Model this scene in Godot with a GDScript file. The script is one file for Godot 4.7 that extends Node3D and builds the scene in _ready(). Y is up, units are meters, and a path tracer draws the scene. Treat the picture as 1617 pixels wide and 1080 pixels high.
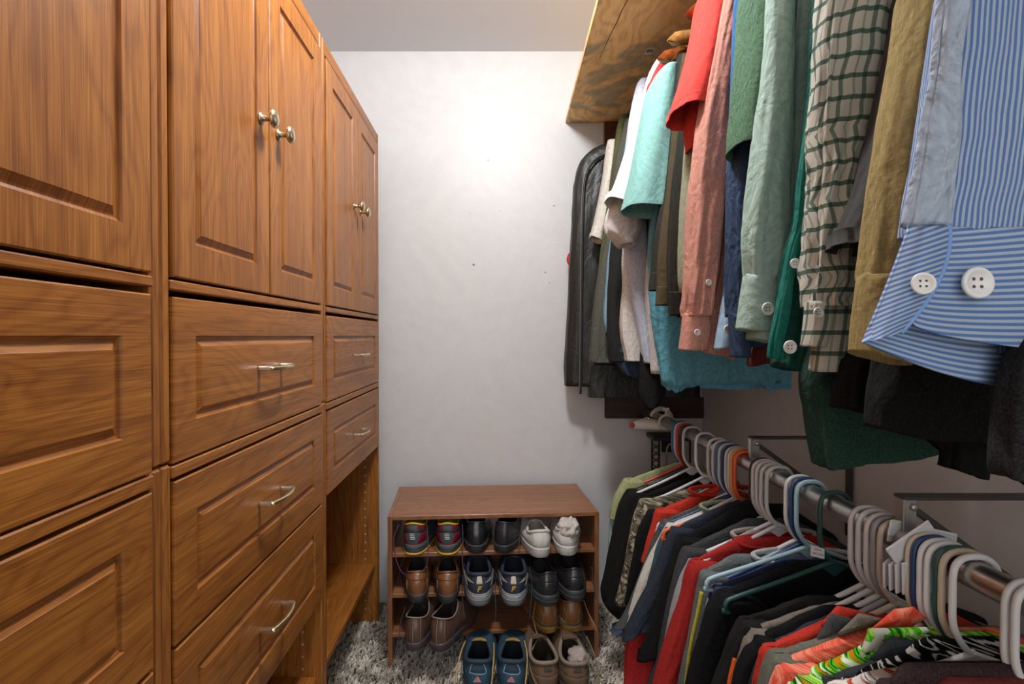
extends Node3D
# A walk-in closet: wood cabinets on the left, a shoe rack at the end wall, two clothes rods on the right.
const H := 1.108            # camera height
const WALL := 2.17          # end wall distance
const RX := 0.63            # rods, distance to the right of the camera
const SIDE := 0.868         # right wall
const CEIL := 2.274
const ROD := 0.796          # lower rod height
const UROD := 1.885         # upper rod height
var cam_basis := Basis(Vector3.RIGHT, -atan(10.0 / 830.0))
var used := {}
var tex := {}
var mats := {}
var rng := RandomNumberGenerator.new()
var nz := FastNoiseLite.new()

func _ready():
	# camera: level lines as in the photograph, lens shifted a little to the right
	var cam := Camera3D.new(); cam.name = "camera"
	cam.projection = Camera3D.PROJECTION_FRUSTUM
	cam.near = 0.05; cam.far = 20.0
	cam.size = 0.05 * 1080.0 / 830.0
	cam.frustum_offset = Vector2(0.05 * 31.5 / 830.0, 0)
	cam.transform = Transform3D(cam_basis, Vector3(0, H, 0))
	add_child(cam)
	var we := WorldEnvironment.new(); we.name = "environment"
	var env := Environment.new()
	var sky := Sky.new(); var sm := ProceduralSkyMaterial.new()
	sm.sky_top_color = Color(0.97, 0.98, 1.0); sm.sky_horizon_color = Color(0.99, 0.99, 0.98)
	sm.ground_bottom_color = Color(0.72, 0.69, 0.66); sm.ground_horizon_color = Color(0.9, 0.88, 0.85)
	sm.sky_energy_multiplier = 1.0
	sky.sky_material = sm
	env.background_mode = Environment.BG_SKY; env.sky = sky
	env.background_energy_multiplier = 2.6
	env.tonemap_mode = Environment.TONE_MAPPER_LINEAR
	env.tonemap_exposure = 0.92
	env.sdfgi_enabled = true; env.ssao_enabled = true; env.ssil_enabled = true
	we.environment = env; add_child(we)
	rng.seed = 7; nz.seed = 3; nz.frequency = 1.0; nz.noise_type = FastNoiseLite.TYPE_SIMPLEX; nz.fractal_octaves = 3
	make_textures()
	unseen_ceiling_light()
	room()
	cabinets()
	shoe_rack()
	right_wall_fittings()
	upper_clothes()
	lower_clothes()
	shoes()
	carpet()

# ---------------------------------------------------------------- helpers
func P(x: float, y: float, z: float) -> Vector3:
	var d := cam_basis * Vector3((x - 777.0) / 830.0, -(y - 540.0) / 830.0, -1.0)
	return Vector3(0, H, 0) + d * (z / -d.z)

func numbered(called: String) -> String:
	var n = used.get(called, 0); used[called] = n + 1
	return called if n == 0 else "%s_%03d" % [called, n]

func thing(called, label, category, at = Vector3.ZERO, turn = 0.0, group = "") -> Node3D:
	var o := Node3D.new(); o.name = numbered(called); add_child(o)
	o.position = at; o.rotation.y = turn
	tag(o, label, category, group)
	return o

func tag(o, label, category, group = ""):
	o.set_meta("label", label); o.set_meta("category", category)
	if group != "": o.set_meta("group", group)

func part(called, st, m, parent = null) -> MeshInstance3D:
	var o := MeshInstance3D.new()
	o.mesh = st.commit() if st is SurfaceTool else st
	o.material_override = null
	for i in o.mesh.get_surface_count(): o.set_surface_override_material(i, m)
	if parent == null:
		o.name = numbered(called); add_child(o)
	else:
		o.name = called; parent.add_child(o, true)
	return o

func struct(called, st, m, parent = null):
	var o = part(called, st, m, parent)
	if parent == null: o.set_meta("kind", "structure")
	return o

func flat() -> SurfaceTool:
	var st := SurfaceTool.new(); st.begin(Mesh.PRIMITIVE_TRIANGLES); st.set_smooth_group(-1); return st
func soft() -> SurfaceTool:
	var st := SurfaceTool.new(); st.begin(Mesh.PRIMITIVE_TRIANGLES); st.set_smooth_group(0); return st
func done(st: SurfaceTool):
	st.generate_normals(); return st.commit()

func tri(st, a, b, c, ua = Vector2.ZERO, ub = Vector2.ZERO, uc = Vector2.ZERO):
	st.set_uv(ua); st.add_vertex(a); st.set_uv(uc); st.add_vertex(c); st.set_uv(ub); st.add_vertex(b)
# corners run counter-clockwise as seen from outside
func quad(st, a, b, c, d, ua = Vector2.ZERO, ub = Vector2.ZERO, uc = Vector2.ZERO, ud = Vector2.ZERO):
	tri(st, a, b, c, ua, ub, uc); tri(st, a, c, d, ua, uc, ud)

func grain_uv(p: Vector3, k: int, g: int, off: Vector2) -> Vector2:
	var u := 0.0
	if k == g:
		u = p[(k + 1) % 3]; return Vector2(u, p[(k + 2) % 3]) + off
	return Vector2(p[3 - k - g], p[g]) + off

func box(st, c: Vector3, s: Vector3, b := 0.0015, g := 1, off := Vector2.ZERO):
	var h := s / 2
	b = min(b, min(h.x, min(h.y, h.z)) * 0.9)
	for k in 3:
		var j := (k + 1) % 3; var l := (k + 2) % 3
		for sg in [-1.0, 1.0]:
			var q := []
			for e in [[-1, -1], [1, -1], [1, 1], [-1, 1]]:
				var v := Vector3.ZERO
				v[k] = sg * h[k]; v[j] = e[0] * (h[j] - b); v[l] = e[1] * (h[l] - b)
				q.append(c + v)
			if sg < 0: q.reverse()
			quad(st, q[0], q[1], q[2], q[3], grain_uv(q[0], k, g, off), grain_uv(q[1], k, g, off), grain_uv(q[2], k, g, off), grain_uv(q[3], k, g, off))
	if b <= 0.0: return
	for k in 3:
		var j := (k + 1) % 3; var l := (k + 2) % 3
		for sj in [-1.0, 1.0]:
			for sl in [-1.0, 1.0]:
				var q := []
				for e in [[-1, 0], [1, 0], [1, 1], [-1, 1]]:
					var v := Vector3.ZERO
					v[k] = e[0] * (h[k] - b)
					v[j] = sj * (h[j] - (b if e[1] == 1 else 0.0)); v[l] = sl * (h[l] - (0.0 if e[1] == 1 else b))
					q.append(c + v)
				if sj * sl < 0: q.reverse()
				quad(st, q[0], q[1], q[2], q[3], grain_uv(q[0], j, g, off), grain_uv(q[1], j, g, off), grain_uv(q[2], j, g, off), grain_uv(q[3], j, g, off))
	for sx in [-1.0, 1.0]:
		for sy in [-1.0, 1.0]:
			for sz in [-1.0, 1.0]:
				var a := c + Vector3(sx * h.x, sy * (h.y - b), sz * (h.z - b))
				var d := c + Vector3(sx * (h.x - b), sy * h.y, sz * (h.z - b))
				var e := c + Vector3(sx * (h.x - b), sy * (h.y - b), sz * h.z)
				if sx * sy * sz > 0: tri(st, a, d, e, grain_uv(a, 0, g, off), grain_uv(d, 0, g, off), grain_uv(e, 0, g, off))
				else: tri(st, a, e, d, grain_uv(a, 0, g, off), grain_uv(e, 0, g, off), grain_uv(d, 0, g, off))

func spline(pts: Array, n: int) -> Array:
	var out := []
	var m := pts.size()
	for i in n + 1:
		var t := float(i) / n * (m - 1)
		var k: int = min(int(t), m - 2); var f := t - k
		var p0 = pts[max(k - 1, 0)]; var p1 = pts[k]; var p2 = pts[k + 1]; var p3 = pts[min(k + 2, m - 1)]
		out.append(0.5 * ((2.0 * p1) + (p2 - p0) * f + (2.0 * p0 - 5.0 * p1 + 4.0 * p2 - p3) * f * f + (3.0 * p1 - p0 - 3.0 * p2 + p3) * f * f * f))
	return out

# a tube along points; r a number or an array; wide squeezes it into a strap across "flat_axis"
func tube(st, pts: Array, r, sides := 8, closed := false, squash := 1.0, axis := Vector3.ZERO):
	var n := pts.size()
	var rings := []
	var up := Vector3.UP
	for i in n:
		var a = pts[(i - 1 + n) % n] if closed else pts[max(i - 1, 0)]
		var b = pts[(i + 1) % n] if closed else pts[min(i + 1, n - 1)]
		var t: Vector3 = (b - a).normalized()
		if i == 0:
			up = axis if axis != Vector3.ZERO else (Vector3.UP if abs(t.y) < 0.9 else Vector3.RIGHT)
		if axis != Vector3.ZERO: up = axis
		up = (up - t * up.dot(t)).normalized()
		var side := t.cross(up)
		var rr = r[i] if r is Array else r
		var ring := []
		for k in sides:
			var an := TAU * k / sides
			ring.append(pts[i] + (side * cos(an) * squash + up * sin(an)) * rr)
		rings.append(ring)
	for i in (n if closed else n - 1):
		var j := (i + 1) % n
		for k in sides:
			var l := (k + 1) % sides
			quad(st, rings[i][k], rings[i][l], rings[j][l], rings[j][k], Vector2(float(k) / sides, i * 0.02), Vector2(float(k + 1) / sides, i * 0.02), Vector2(float(k + 1) / sides, j * 0.02), Vector2(float(k) / sides, j * 0.02))
	if not closed:
		for k in range(1, sides - 1):
			tri(st, rings[0][0], rings[0][k + 1], rings[0][k])
			tri(st, rings[n - 1][0], rings[n - 1][k], rings[n - 1][k + 1])

# profile: [radius, height] pairs turned about the axis of t (its y)
func lathe(st, prof: Array, t: Transform3D, sides := 20):
	for i in prof.size() - 1:
		for k in sides:
			var a := TAU * k / sides; var b := TAU * (k + 1) / sides
			var p = func(q, an): return t * Vector3(cos(an) * q[0], q[1], -sin(an) * q[0])
			quad(st, p.call(prof[i], a), p.call(prof[i], b), p.call(prof[i + 1], b), p.call(prof[i + 1], a))

# rows of points -> surface
func sheet(st, rows: Array, uv = null, wrap := false):
	for i in rows.size() - 1:
		var n: int = rows[i].size()
		for k in (n if wrap else n - 1):
			var l := (k + 1) % n
			if uv == null: quad(st, rows[i][k], rows[i + 1][k], rows[i + 1][l], rows[i][l])
			else:
				var e = uv[i][k + 1] if k + 1 < uv[i].size() else uv[i][l]
				var f = uv[i + 1][k + 1] if k + 1 < uv[i + 1].size() else uv[i + 1][l]
				quad(st, rows[i][k], rows[i + 1][k], rows[i + 1][l], rows[i][l], uv[i][k], uv[i + 1][k], f, e)

func fan(st, ring: Array, up: bool):
	var c := Vector3.ZERO
	for p in ring: c += p
	c /= ring.size()
	for k in ring.size():
		var l := (k + 1) % ring.size()
		if up: tri(st, c, ring[k], ring[l])
		else: tri(st, c, ring[l], ring[k])

# ---------------------------------------------------------------- materials
func image_of(w: int, h: int, f: Callable) -> ImageTexture:
	var im := Image.create(w, h, false, Image.FORMAT_RGB8)
	for y in h:
		for x in w: im.set_pixel(x, y, f.call(x, y))
	return ImageTexture.create_from_image(im)

func tile(n: FastNoiseLite, x: float, y: float, w: float, h: float, fx: float, fy: float) -> float:
	# seamless noise: the pattern lies on a torus
	var a := TAU * x / w; var b := TAU * y / h
	return n.get_noise_3d(cos(a) * fx + 50.0 + sin(b) * fy * 0.7, sin(a) * fx + 20.0 + cos(b) * fy * 0.7, cos(b) * fy + sin(a + 1.0) * 0.2)

# grain: fine across u, long along v
func grain(n: FastNoiseLite, u: float, v: float, fu: float, fv: float) -> float:
	return n.get_noise_3d(cos(TAU * u) * fu + 7.0 + 0.02 * fu * sin(TAU * v), sin(TAU * u) * fu + cos(TAU * v) * fv, sin(TAU * v) * fv * 2.0)

func make_textures():
	var n := FastNoiseLite.new(); n.seed = 11; n.frequency = 1.0; n.fractal_octaves = 3
	# cherry veneer: 0.6 m across, 1.2 m along the grain
	tex.wood = image_of(1024, 512, func(x, y):
		var u: float = x / 1024.0; var v: float = y / 512.0
		var warp := n.get_noise_2d(cos(TAU * v) * 0.35 + 3.0, sin(TAU * v) * 0.35 + cos(TAU * u) * 0.9) + 0.5 * n.get_noise_3d(sin(TAU * u) * 0.9, cos(TAU * v) * 0.7, sin(TAU * v) * 0.7 + 9.0)
		var rings := sin(TAU * (u * 16.0 + warp * 4.0))
		rings = pow(0.5 + 0.5 * rings, 2.6)
		var streak := grain(n, u, v, 9.0, 0.12)
		var fine := grain(n, u + 0.37, v, 52.0, 0.9)
		var broad := grain(n, u + 0.6, v, 2.0, 0.15)
		var k := 0.86 + 0.07 * broad + 0.07 * streak - 0.085 * rings + 0.21 * fine
		return Color(clamp(k, 0.2, 1.0), clamp(k * k * 0.35 + k * 0.65, 0.15, 1.0), clamp(k * k * 0.7 + k * 0.3, 0.1, 1.0)))
	# pine plywood, big wandering figures and grey stains
	tex.ply = image_of(512, 512, func(x, y):
		var u: float = x / 512.0; var v: float = y / 512.0
		var warp := n.get_noise_3d(cos(TAU * v) * 0.30 + 3.0, sin(TAU * v) * 0.30 + cos(TAU * u) * 0.55, sin(TAU * u) * 0.55)
		var bands := sin(TAU * (warp * 4.5 + 0.14 * grain(n, u, v, 6.0, 2.0)))
		bands = pow(0.5 + 0.5 * bands, 2.0)
		var stain: float = clamp(tile(n, x + 300, y + 90, 512, 512, 0.9, 1.1) * 2.2, -0.5, 1.0)
		var fine := grain(n, u, v, 40.0, 2.0)
		var k := 1.0 - 0.07 * bands + 0.10 * fine
		var c := Color(k, k * (0.86 - 0.03 * bands), k * (0.64 - 0.07 * bands))
		var grey := Color(0.72, 0.67, 0.58) * k
		return c.lerp(grey, clamp(stain, 0.0, 0.8)))
	tex.weave = image_of(256, 256, func(x, y):
		var k := 0.93 + 0.12 * tile(n, x, y, 256, 256, 3.0, 3.0) + 0.05 * tile(n, x + 9, y + 70, 256, 256, 22.0, 22.0) + 0.02 * (sin(x * TAU / 2.0 + 0.7) + sin(y * TAU / 2.0 + 0.7))
		k = clamp(k, 0.0, 1.0); return Color(k, k, k))
	tex.heather = image_of(256, 256, func(x, y):
		var k := 0.72 + 0.42 * tile(n, x, y, 256, 256, 34.0, 12.0) + 0.32 * tile(n, x + 40, y + 11, 256, 256, 44.0, 44.0)
		k = clamp(k, 0.0, 1.0); return Color(k, k, k))
	tex.slub = image_of(256, 256, func(x, y):
		var k := 0.84 + 0.20 * tile(n, x, y, 256, 256, 40.0, 2.5) + 0.14 * tile(n, x + 60, y + 5, 256, 256, 2.5, 40.0)
		k = clamp(k, 0.0, 1.0); return Color(k, k, k))
	# crumpled height
	tex.crumple = image_of(256, 256, func(x, y):
		var k: float = 0.5 + 0.55 * tile(n, x, y, 256, 256, 2.2, 1.5) + 0.18 * (0.5 - abs(tile(n, x + 77, y, 256, 256, 3.5, 2.6)))
		k = clamp(k, 0.0, 1.0); return Color(k, k, k))
	tex.plaster = image_of(256, 256, func(x, y):
		var k: float = 0.5 + 0.25 * tile(n, x, y, 256, 256, 14.0, 14.0) + 0.3 * tile(n, x + 30, y + 30, 256, 256, 3.0, 3.0)
		k = clamp(k, 0.0, 1.0); return Color(k, k, k))
	tex.wallpaint = image_of(256, 256, func(x, y):
		var k: float = 0.97 + 0.02 * tile(n, x, y, 256, 256, 2.0, 2.0) + 0.012 * tile(n, x + 30, y + 30, 256, 256, 30.0, 30.0)
		k = clamp(k, 0.0, 1.0); return Color(k, k * 0.998, k))
	# fine blue and white shirt stripes: along u, 8 to a repeat
	tex.stripe = image_of(128, 128, func(x, y):
		var s: float = smoothstep(-0.35, 0.35, sin(TAU * x / 16.0))
		var k := 0.96 + 0.08 * tile(n, x, y, 128, 128, 12.0, 12.0)
		return Color(0.70, 0.76, 0.83).lerp(Color(0.38, 0.51, 0.73), s) * k)
	# green windowpane plaid on off-white
	tex.plaid = image_of(256, 256, func(x, y):
		var c := Color(0.76, 0.75, 0.70)
		var fx := fposmod(x / 128.0, 1.0); var fy := fposmod(y / 128.0, 1.0)
		var green := Color(0.10, 0.22, 0.17)
		var grey := Color(0.42, 0.43, 0.37)
		var a := 0.0; var b := 0.0; var d := 0.0
		if fx > 0.08 and fx < 0.27: a = 0.50
		if fy > 0.10 and fy < 0.32: b = 0.62
		if fx > 0.58 and fx < 0.68: d = 0.45
		c = c.lerp(grey, d)
		c = c.lerp(green, 1.0 - (1.0 - a) * (1.0 - b))
		return c * (0.95 + 0.1 * tile(n, x, y, 256, 256, 30.0, 30.0)))
	tex.camo = image_of(256, 256, func(x, y):
		var a := tile(n, x, y, 256, 256, 1.3, 2.2); var b := tile(n, x + 90, y + 40, 256, 256, 1.6, 2.6); var d := tile(n, x + 190, y + 140, 256, 256, 1.4, 2.4)
		var c := Color(0.40, 0.38, 0.32)
		if a > 0.10: c = Color(0.60, 0.57, 0.48)
		if b > 0.22: c = Color(0.22, 0.22, 0.18)
		if d > 0.26: c = Color(0.72, 0.69, 0.60)
		return c)
	tex.tropic = image_of(256, 256, func(x, y):
		var a := tile(n, x, y, 256, 256, 6.0, 1.2); var b := tile(n, x + 90, y + 40, 256, 256, 2.0, 2.0)
		var c := Color(0.30, 0.75, 0.12)
		if a > 0.10: c = Color(0.06, 0.38, 0.08)
		if a < -0.18: c = Color(0.72, 0.88, 0.42)
		if b > 0.20: c = Color(0.88, 0.90, 0.84)
		if b < -0.27: c = Color(0.74, 0.52, 0.06)
		return c)
	tex.blossom = image_of(256, 256, func(x, y):
		var a := tile(n, x, y, 256, 256, 2.4, 2.4); var b := tile(n, x + 90, y + 40, 256, 256, 6.0, 3.0)
		var c := Color(0.88, 0.87, 0.84)
		if a > 0.14: c = c.lerp(Color(0.80, 0.25, 0.10), clamp((a - 0.14) * 5.0, 0.0, 1.0))
		if abs(b) < 0.03 and a > -0.05: c = Color(0.15, 0.10, 0.08)
		return c)
	tex.zebra = image_of(256, 256, func(x, y):
		var s := sin(TAU * (y / 256.0 * 9.0 + 2.2 * tile(n, x, y, 256, 256, 0.9, 0.9)))
		return Color(0.72, 0.70, 0.66) if s > 0.5 else Color(0.045, 0.045, 0.05))
	tex.coral = image_of(256, 256, func(x, y):
		var a := tile(n, x, y, 256, 256, 14.0, 2.0); var b := tile(n, x + 20, y + 60, 256, 256, 2.0, 2.0)
		return Color(0.86, 0.30, 0.22).lerp(Color(0.93, 0.60, 0.50), clamp(0.35 + a + b * 1.2, 0.0, 1.0)))
	tex.carpet = image_of(256, 256, func(x, y):
		var k: float = clamp(0.55 + 0.7 * tile(n, x, y, 256, 256, 18.0, 18.0), 0.1, 1.0)
		return Color(k, k * 0.95, k * 0.86))

func plain_mat(key: String, c: Color, rough := 0.6, metal := 0.0) -> StandardMaterial3D:
	if mats.has(key): return mats[key]
	var m := StandardMaterial3D.new(); m.resource_name = key
	m.albedo_color = c.linear_to_srgb(); m.roughness = rough; m.metallic = metal
	mats[key] = m; return m

func wood_mat(key: String, c: Color, t := "wood", rough := 0.42, sx := 1.7, sy := 0.6) -> StandardMaterial3D:
	if mats.has(key): return mats[key]
	var m := StandardMaterial3D.new(); m.resource_name = key
	m.albedo_color = c; m.albedo_texture = tex[t]; m.roughness = rough
	m.uv1_scale = Vector3(sx, sy, 1)
	mats[key] = m; return m

# cloth: a tone, a weave and a crumple that stays on the cloth
func cloth(c: Color, t := "weave", rough := 0.92, crumple := 0.16, sc := 5.0) -> StandardMaterial3D:
	var key := "cloth_%s_%s_%s_%s_%s" % [c.to_html(), t, rough, crumple, sc]
	if mats.has(key): return mats[key]
	var m := StandardMaterial3D.new(); m.resource_name = "cloth_" + t
	m.albedo_color = c.linear_to_srgb(); m.albedo_texture = tex[t]; m.roughness = rough
	m.metallic_specular = 0.25
	m.uv1_triplanar = true; m.uv1_scale = Vector3(sc, sc, sc)
	if crumple > 0:
		m.heightmap_enabled = true; m.heightmap_texture = tex.crumple; m.heightmap_scale = crumple
	mats[key] = m; return m

func print_mat(t: String, su: float, sv: float, turned := false) -> StandardMaterial3D:
	var key := "print_%s_%s_%s" % [t, su, sv]
	if mats.has(key): return mats[key]
	var m := StandardMaterial3D.new(); m.resource_name = key
	m.albedo_texture = tex[t]; m.roughness = 0.92; m.uv1_scale = Vector3(su, sv, 1); m.metallic_specular = 0.25
	mats[key] = m; return m

# ---------------------------------------------------------------- the setting
func slab(called, a: Vector3, b: Vector3, m, bev := 0.0):
	var st := flat()
	box(st, (a + b) / 2, (b - a).abs(), bev)
	return struct(called, done(st), m)

func unseen_ceiling_light():
	var at := Vector3(0.03, CEIL, -1.0)  # out of view; fixture and strength chosen to light cabinets and end wall
	var t := thing("unseen_ceiling_light", "unseen round ceiling light above the aisle, out of view, lighting the closet", "ceiling light", at)
	var st := soft()
	lathe(st, [[0.0, 0.0], [0.15, 0.0], [0.155, -0.008], [0.155, -0.02], [0.14, -0.022], [0.14, -0.012], [0.0, -0.012]], Transform3D(), 32)
	part("ring", done(st), plain_mat("lamp_ring", Color(0.9, 0.9, 0.88), 0.4), t)
	st = soft()
	var prof := []
	for i in 9:
		var a := PI / 2 * i / 8
		prof.append([0.135 * sin(a), -0.022 - 0.06 * cos(a)])
	lathe(st, prof, Transform3D(), 32)
	var m := plain_mat("lamp_glass", Color(0.95, 0.93, 0.88), 0.3)
	m.emission_enabled = true; m.emission = Color(1.0, 0.93, 0.82); m.emission_energy_multiplier = 1.5
	part("diffuser", done(st), m, t)
	var l := OmniLight3D.new(); l.name = "unseen_lamp"
	l.light_color = Color(0.985, 0.99, 1.0); l.light_energy = 1.8; l.omni_range = 8.0; l.omni_attenuation = 2.0
	l.light_size = 0.09; l.shadow_enabled = true
	l.position = at + Vector3(0, -0.05, 0); add_child(l)

func room():
	var wm := plain_mat("wall_paint", Color(0.725, 0.73, 0.725), 0.45)
	wm.albedo_texture = tex.wallpaint; wm.uv1_triplanar = true; wm.uv1_scale = Vector3(1.1, 1.1, 1.1)
	var cm := plain_mat("ceiling_paint", Color(0.74, 0.745, 0.77), 0.9)
	slab("wall_back", Vector3(-1.0, 0, -WALL - 0.1), Vector3(SIDE + 0.1, CEIL, -WALL), wm)
	slab("wall_right", Vector3(SIDE, 0, -WALL), Vector3(SIDE + 0.1, CEIL, 0.8), wm)
	slab("wall_left", Vector3(-1.0, 0, -WALL), Vector3(-0.87, CEIL, 0.8), wm)
	slab("ceiling", Vector3(-1.0, CEIL, -WALL - 0.1), Vector3(SIDE + 0.1, CEIL + 0.1, 0.9), cm)
	# unseen wall behind the camera; doorway placed so sky light brightens the closet
	var st := flat()
	box(st, Vector3(-0.785, CEIL / 2, 0.85), Vector3(0.43, CEIL, 0.1), 0)
	box(st, Vector3(0.729, CEIL / 2, 0.85), Vector3(0.478, CEIL, 0.1), 0)
	box(st, Vector3(-0.04, (CEIL + 2.04) / 2, 0.85), Vector3(1.06, CEIL - 2.04, 0.1), 0)
	struct("wall_front", done(st), wm)
	st = flat()
	box(st, Vector3(-0.56, 1.02, 0.81), Vector3(0.06, 2.04, 0.02)); box(st, Vector3(0.48, 1.02, 0.81), Vector3(0.06, 2.04, 0.02)); box(st, Vector3(-0.04, 2.05, 0.81), Vector3(1.1, 0.06, 0.02))
	struct("trim_1", done(st), plain_mat("door_trim", Color(0.85, 0.84, 0.82), 0.5))
	slab("floor", Vector3(-1.0, -0.1, -WALL - 0.1), Vector3(SIDE + 0.1, 0, 0.9), carpet_mat())
	# scuffs and filled nail holes on the end wall
	var spots := [[748, 418, 3.2, 0], [742, 337, 2.2, 1], [771, 253, 3.0, 1], [875, 325, 2.2, 0], [861, 430, 2.2, 0], [874, 384, 4.0, 2], [880, 384, 4.0, 2], [873, 475, 4.0, 2], [881, 476, 4.0, 2], [789, 333, 1.8, 1], [660, 330, 1.5, 1], [868, 447, 1.6, 0]]
	var cols := [Color(0.25, 0.22, 0.2), Color(0.55, 0.53, 0.5), Color(0.72, 0.71, 0.7)]
	st = soft()
	for k in 3:
		st = soft()
		for s in spots:
			if s[3] == k:
				var r: float = s[2] / 830.0 * WALL * 0.6
				lathe(st, [[r, 0.0], [r * 0.8, 0.0008], [r * 0.3, 0.0004], [0.0, 0.0003]], Transform3D(Basis(Vector3.RIGHT, Vector3.BACK, Vector3.DOWN), P(s[0], s[1], WALL)), 9)
		struct("wall_mark", done(st), plain_mat("scuff%d" % k, cols[k], 0.8), get_node("wall_back"))

func carpet_mat() -> StandardMaterial3D:
	var m := plain_mat("carpet_backing", Color(0.50, 0.46, 0.41), 1.0)
	m.albedo_texture = tex.carpet; m.uv1_triplanar = true; m.uv1_scale = Vector3(5, 5, 5)
	return m

func carpet():
	# loose shag pile: short leaning tufts
	var st := flat()
	var h := 0.017
	for k in 3:
		var a := TAU * k / 3; var b := TAU * (k + 1) / 3
		var r := 0.0032
		var pa := Vector3(cos(a) * r, 0, -sin(a) * r); var pb := Vector3(cos(b) * r, 0, -sin(b) * r)
		var ta := Vector3(cos(a) * r * 0.8 + 0.004, h * 0.75, -sin(a) * r * 0.8); var tb := Vector3(cos(b) * r * 0.8 + 0.004, h * 0.75, -sin(b) * r * 0.8)
		quad(st, pa, pb, tb, ta)
		tri(st, ta, tb, Vector3(0.009, h, 0))
	var mm := MultiMesh.new(); mm.transform_format = MultiMesh.TRANSFORM_3D; mm.use_colors = true
	mm.mesh = done(st)
	var spots := []
	var r2 := RandomNumberGenerator.new(); r2.seed = 21
	var z := -WALL + 0.01
	while z < -0.9:
		var x := -0.86
		while x < SIDE - 0.01:
			var inside := x > -0.44 or z > -2.03
			if inside and (x < 0.55):
				spots.append(Vector3(x + r2.randf_range(-0.003, 0.003), -0.002, z + r2.randf_range(-0.003, 0.003)))
			x += 0.0062
		z += 0.0062
	mm.instance_count = spots.size()
	for i in spots.size():
		var p: Vector3 = spots[i]
		var lean := nz.get_noise_3d(p.x * 14, 0, p.z * 14) * 3.0
		var bs := Basis(Vector3.UP, lean + r2.randf_range(-0.9, 0.9)) * Basis(Vector3(0, 0, 1), r2.randf_range(-0.5, 0.25))
		var s := r2.randf_range(0.75, 1.2)
		mm.set_instance_transform(i, Transform3D(bs.scaled(Vector3(s, s, s)), p))
		var k := r2.randf(); var c := 0.50 + 0.46 * k
		if r2.randf() < 0.12: c = 0.12
		mm.set_instance_color(i, Color(c, c * 0.91, c * 0.78))
	var mi := MultiMeshInstance3D.new(); mi.name = "carpet_pile"; mi.multimesh = mm
	var m := plain_mat("carpet_tuft", Color(1, 1, 1), 1.0); m.vertex_color_use_as_albedo = true
	mi.material_override = m
	mi.set_meta("kind", "stuff"); mi.set_meta("label", "grey and beige shag carpet pile on the closet floor"); mi.set_meta("category", "carpet")
	add_child(mi)

# ---------------------------------------------------------------- cabinets
# a routed raised-panel front in the plane x = d; w runs away from the camera
func panel_front(st, w0, w1, y0, y1, d, thick, margin, horizontal, off):
	var rings := [[0.0, d - thick], [0.0, d - 0.002], [0.002, d]]
	rings += [[margin, d], [margin + 0.0012, d - 0.0035], [margin + 0.005, d - 0.0055], [margin + 0.0075, d - 0.0052], [margin + 0.015, d - 0.0012], [margin + 0.0162, d]] if margin > 0 else []
	var pts := []
	for r in rings:
		var i: float = r[0]
		pts.append([Vector3(r[1], y0 + i, -(w0 + i)), Vector3(r[1], y0 + i, -(w1 - i)), Vector3(r[1], y1 - i, -(w1 - i)), Vector3(r[1], y1 - i, -(w0 + i))])
	var uv = func(p: Vector3): return (Vector2(p.y, -p.z) if horizontal else Vector2(-p.z, p.y)) + off
	for k in pts.size() - 1:
		for e in 4:
			var f := (e + 1) % 4
			# the four sides of the flat frame keep the same grain; the veneer is one sheet
			var q := [pts[k][e], pts[k][f], pts[k + 1][f], pts[k + 1][e]]
			quad(st, q[0], q[1], q[2], q[3], uv.call(q[0]), uv.call(q[1]), uv.call(q[2]), uv.call(q[3]))
	var l: Array = pts[-1]
	quad(st, l[0], l[1], l[2], l[3], uv.call(l[0]), uv.call(l[1]), uv.call(l[2]), uv.call(l[3]))

func ro() -> Vector2: return Vector2(rng.randf() * 3.0, rng.randf() * 3.0)

func knob(parent, at: Vector3):
	var st := soft()
	var t := Transform3D(Basis(Vector3.UP, Vector3.RIGHT, Vector3.FORWARD).scaled(Vector3(1.12, 1.2, 1.2)), at)
	lathe(st, [[0.0, 0.0], [0.0095, 0.0], [0.0098, 0.002], [0.0085, 0.0035], [0.005, 0.0045], [0.0043, 0.011], [0.0052, 0.0155], [0.0115, 0.0185], [0.0142, 0.0215], [0.0138, 0.0245], [0.0105, 0.0275], [0.005, 0.029], [0.0, 0.0292]], t, 24)
	var o = part("knob", done(st), plain_mat("satin_brass", Color(0.60, 0.52, 0.36), 0.26, 1.0), parent)
	o.set_meta("label", "round satin brass knob")

func pull(parent, d: float, y: float, w: float):
	var st := soft()
	var pts := []
	for i in 17:
		var f := -1.0 + i / 8.0
		pts.append(Vector3(d + 0.022 + 0.010 * (1.0 - f * f), y, -(w + f * 0.054)))
	tube(st, pts, 0.0042, 10, false, 1.25, Vector3.UP)
	var o = part("handle", done(st), plain_mat("brass_bar", Color(0.64, 0.54, 0.29), 0.3, 1.0), parent)
	o.set_meta("label", "bowed brass bar pull")
	st = flat()
	for s in [-1, 1]:
		st = flat()
		box(st, Vector3(d + 0.0125, y, -(w + s * 0.0500)), Vector3(0.025, 0.009, 0.011), 0.002)
		part("handle_post", done(st), plain_mat("nickel", Color(0.80, 0.79, 0.76), 0.25, 1.0), o)

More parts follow.
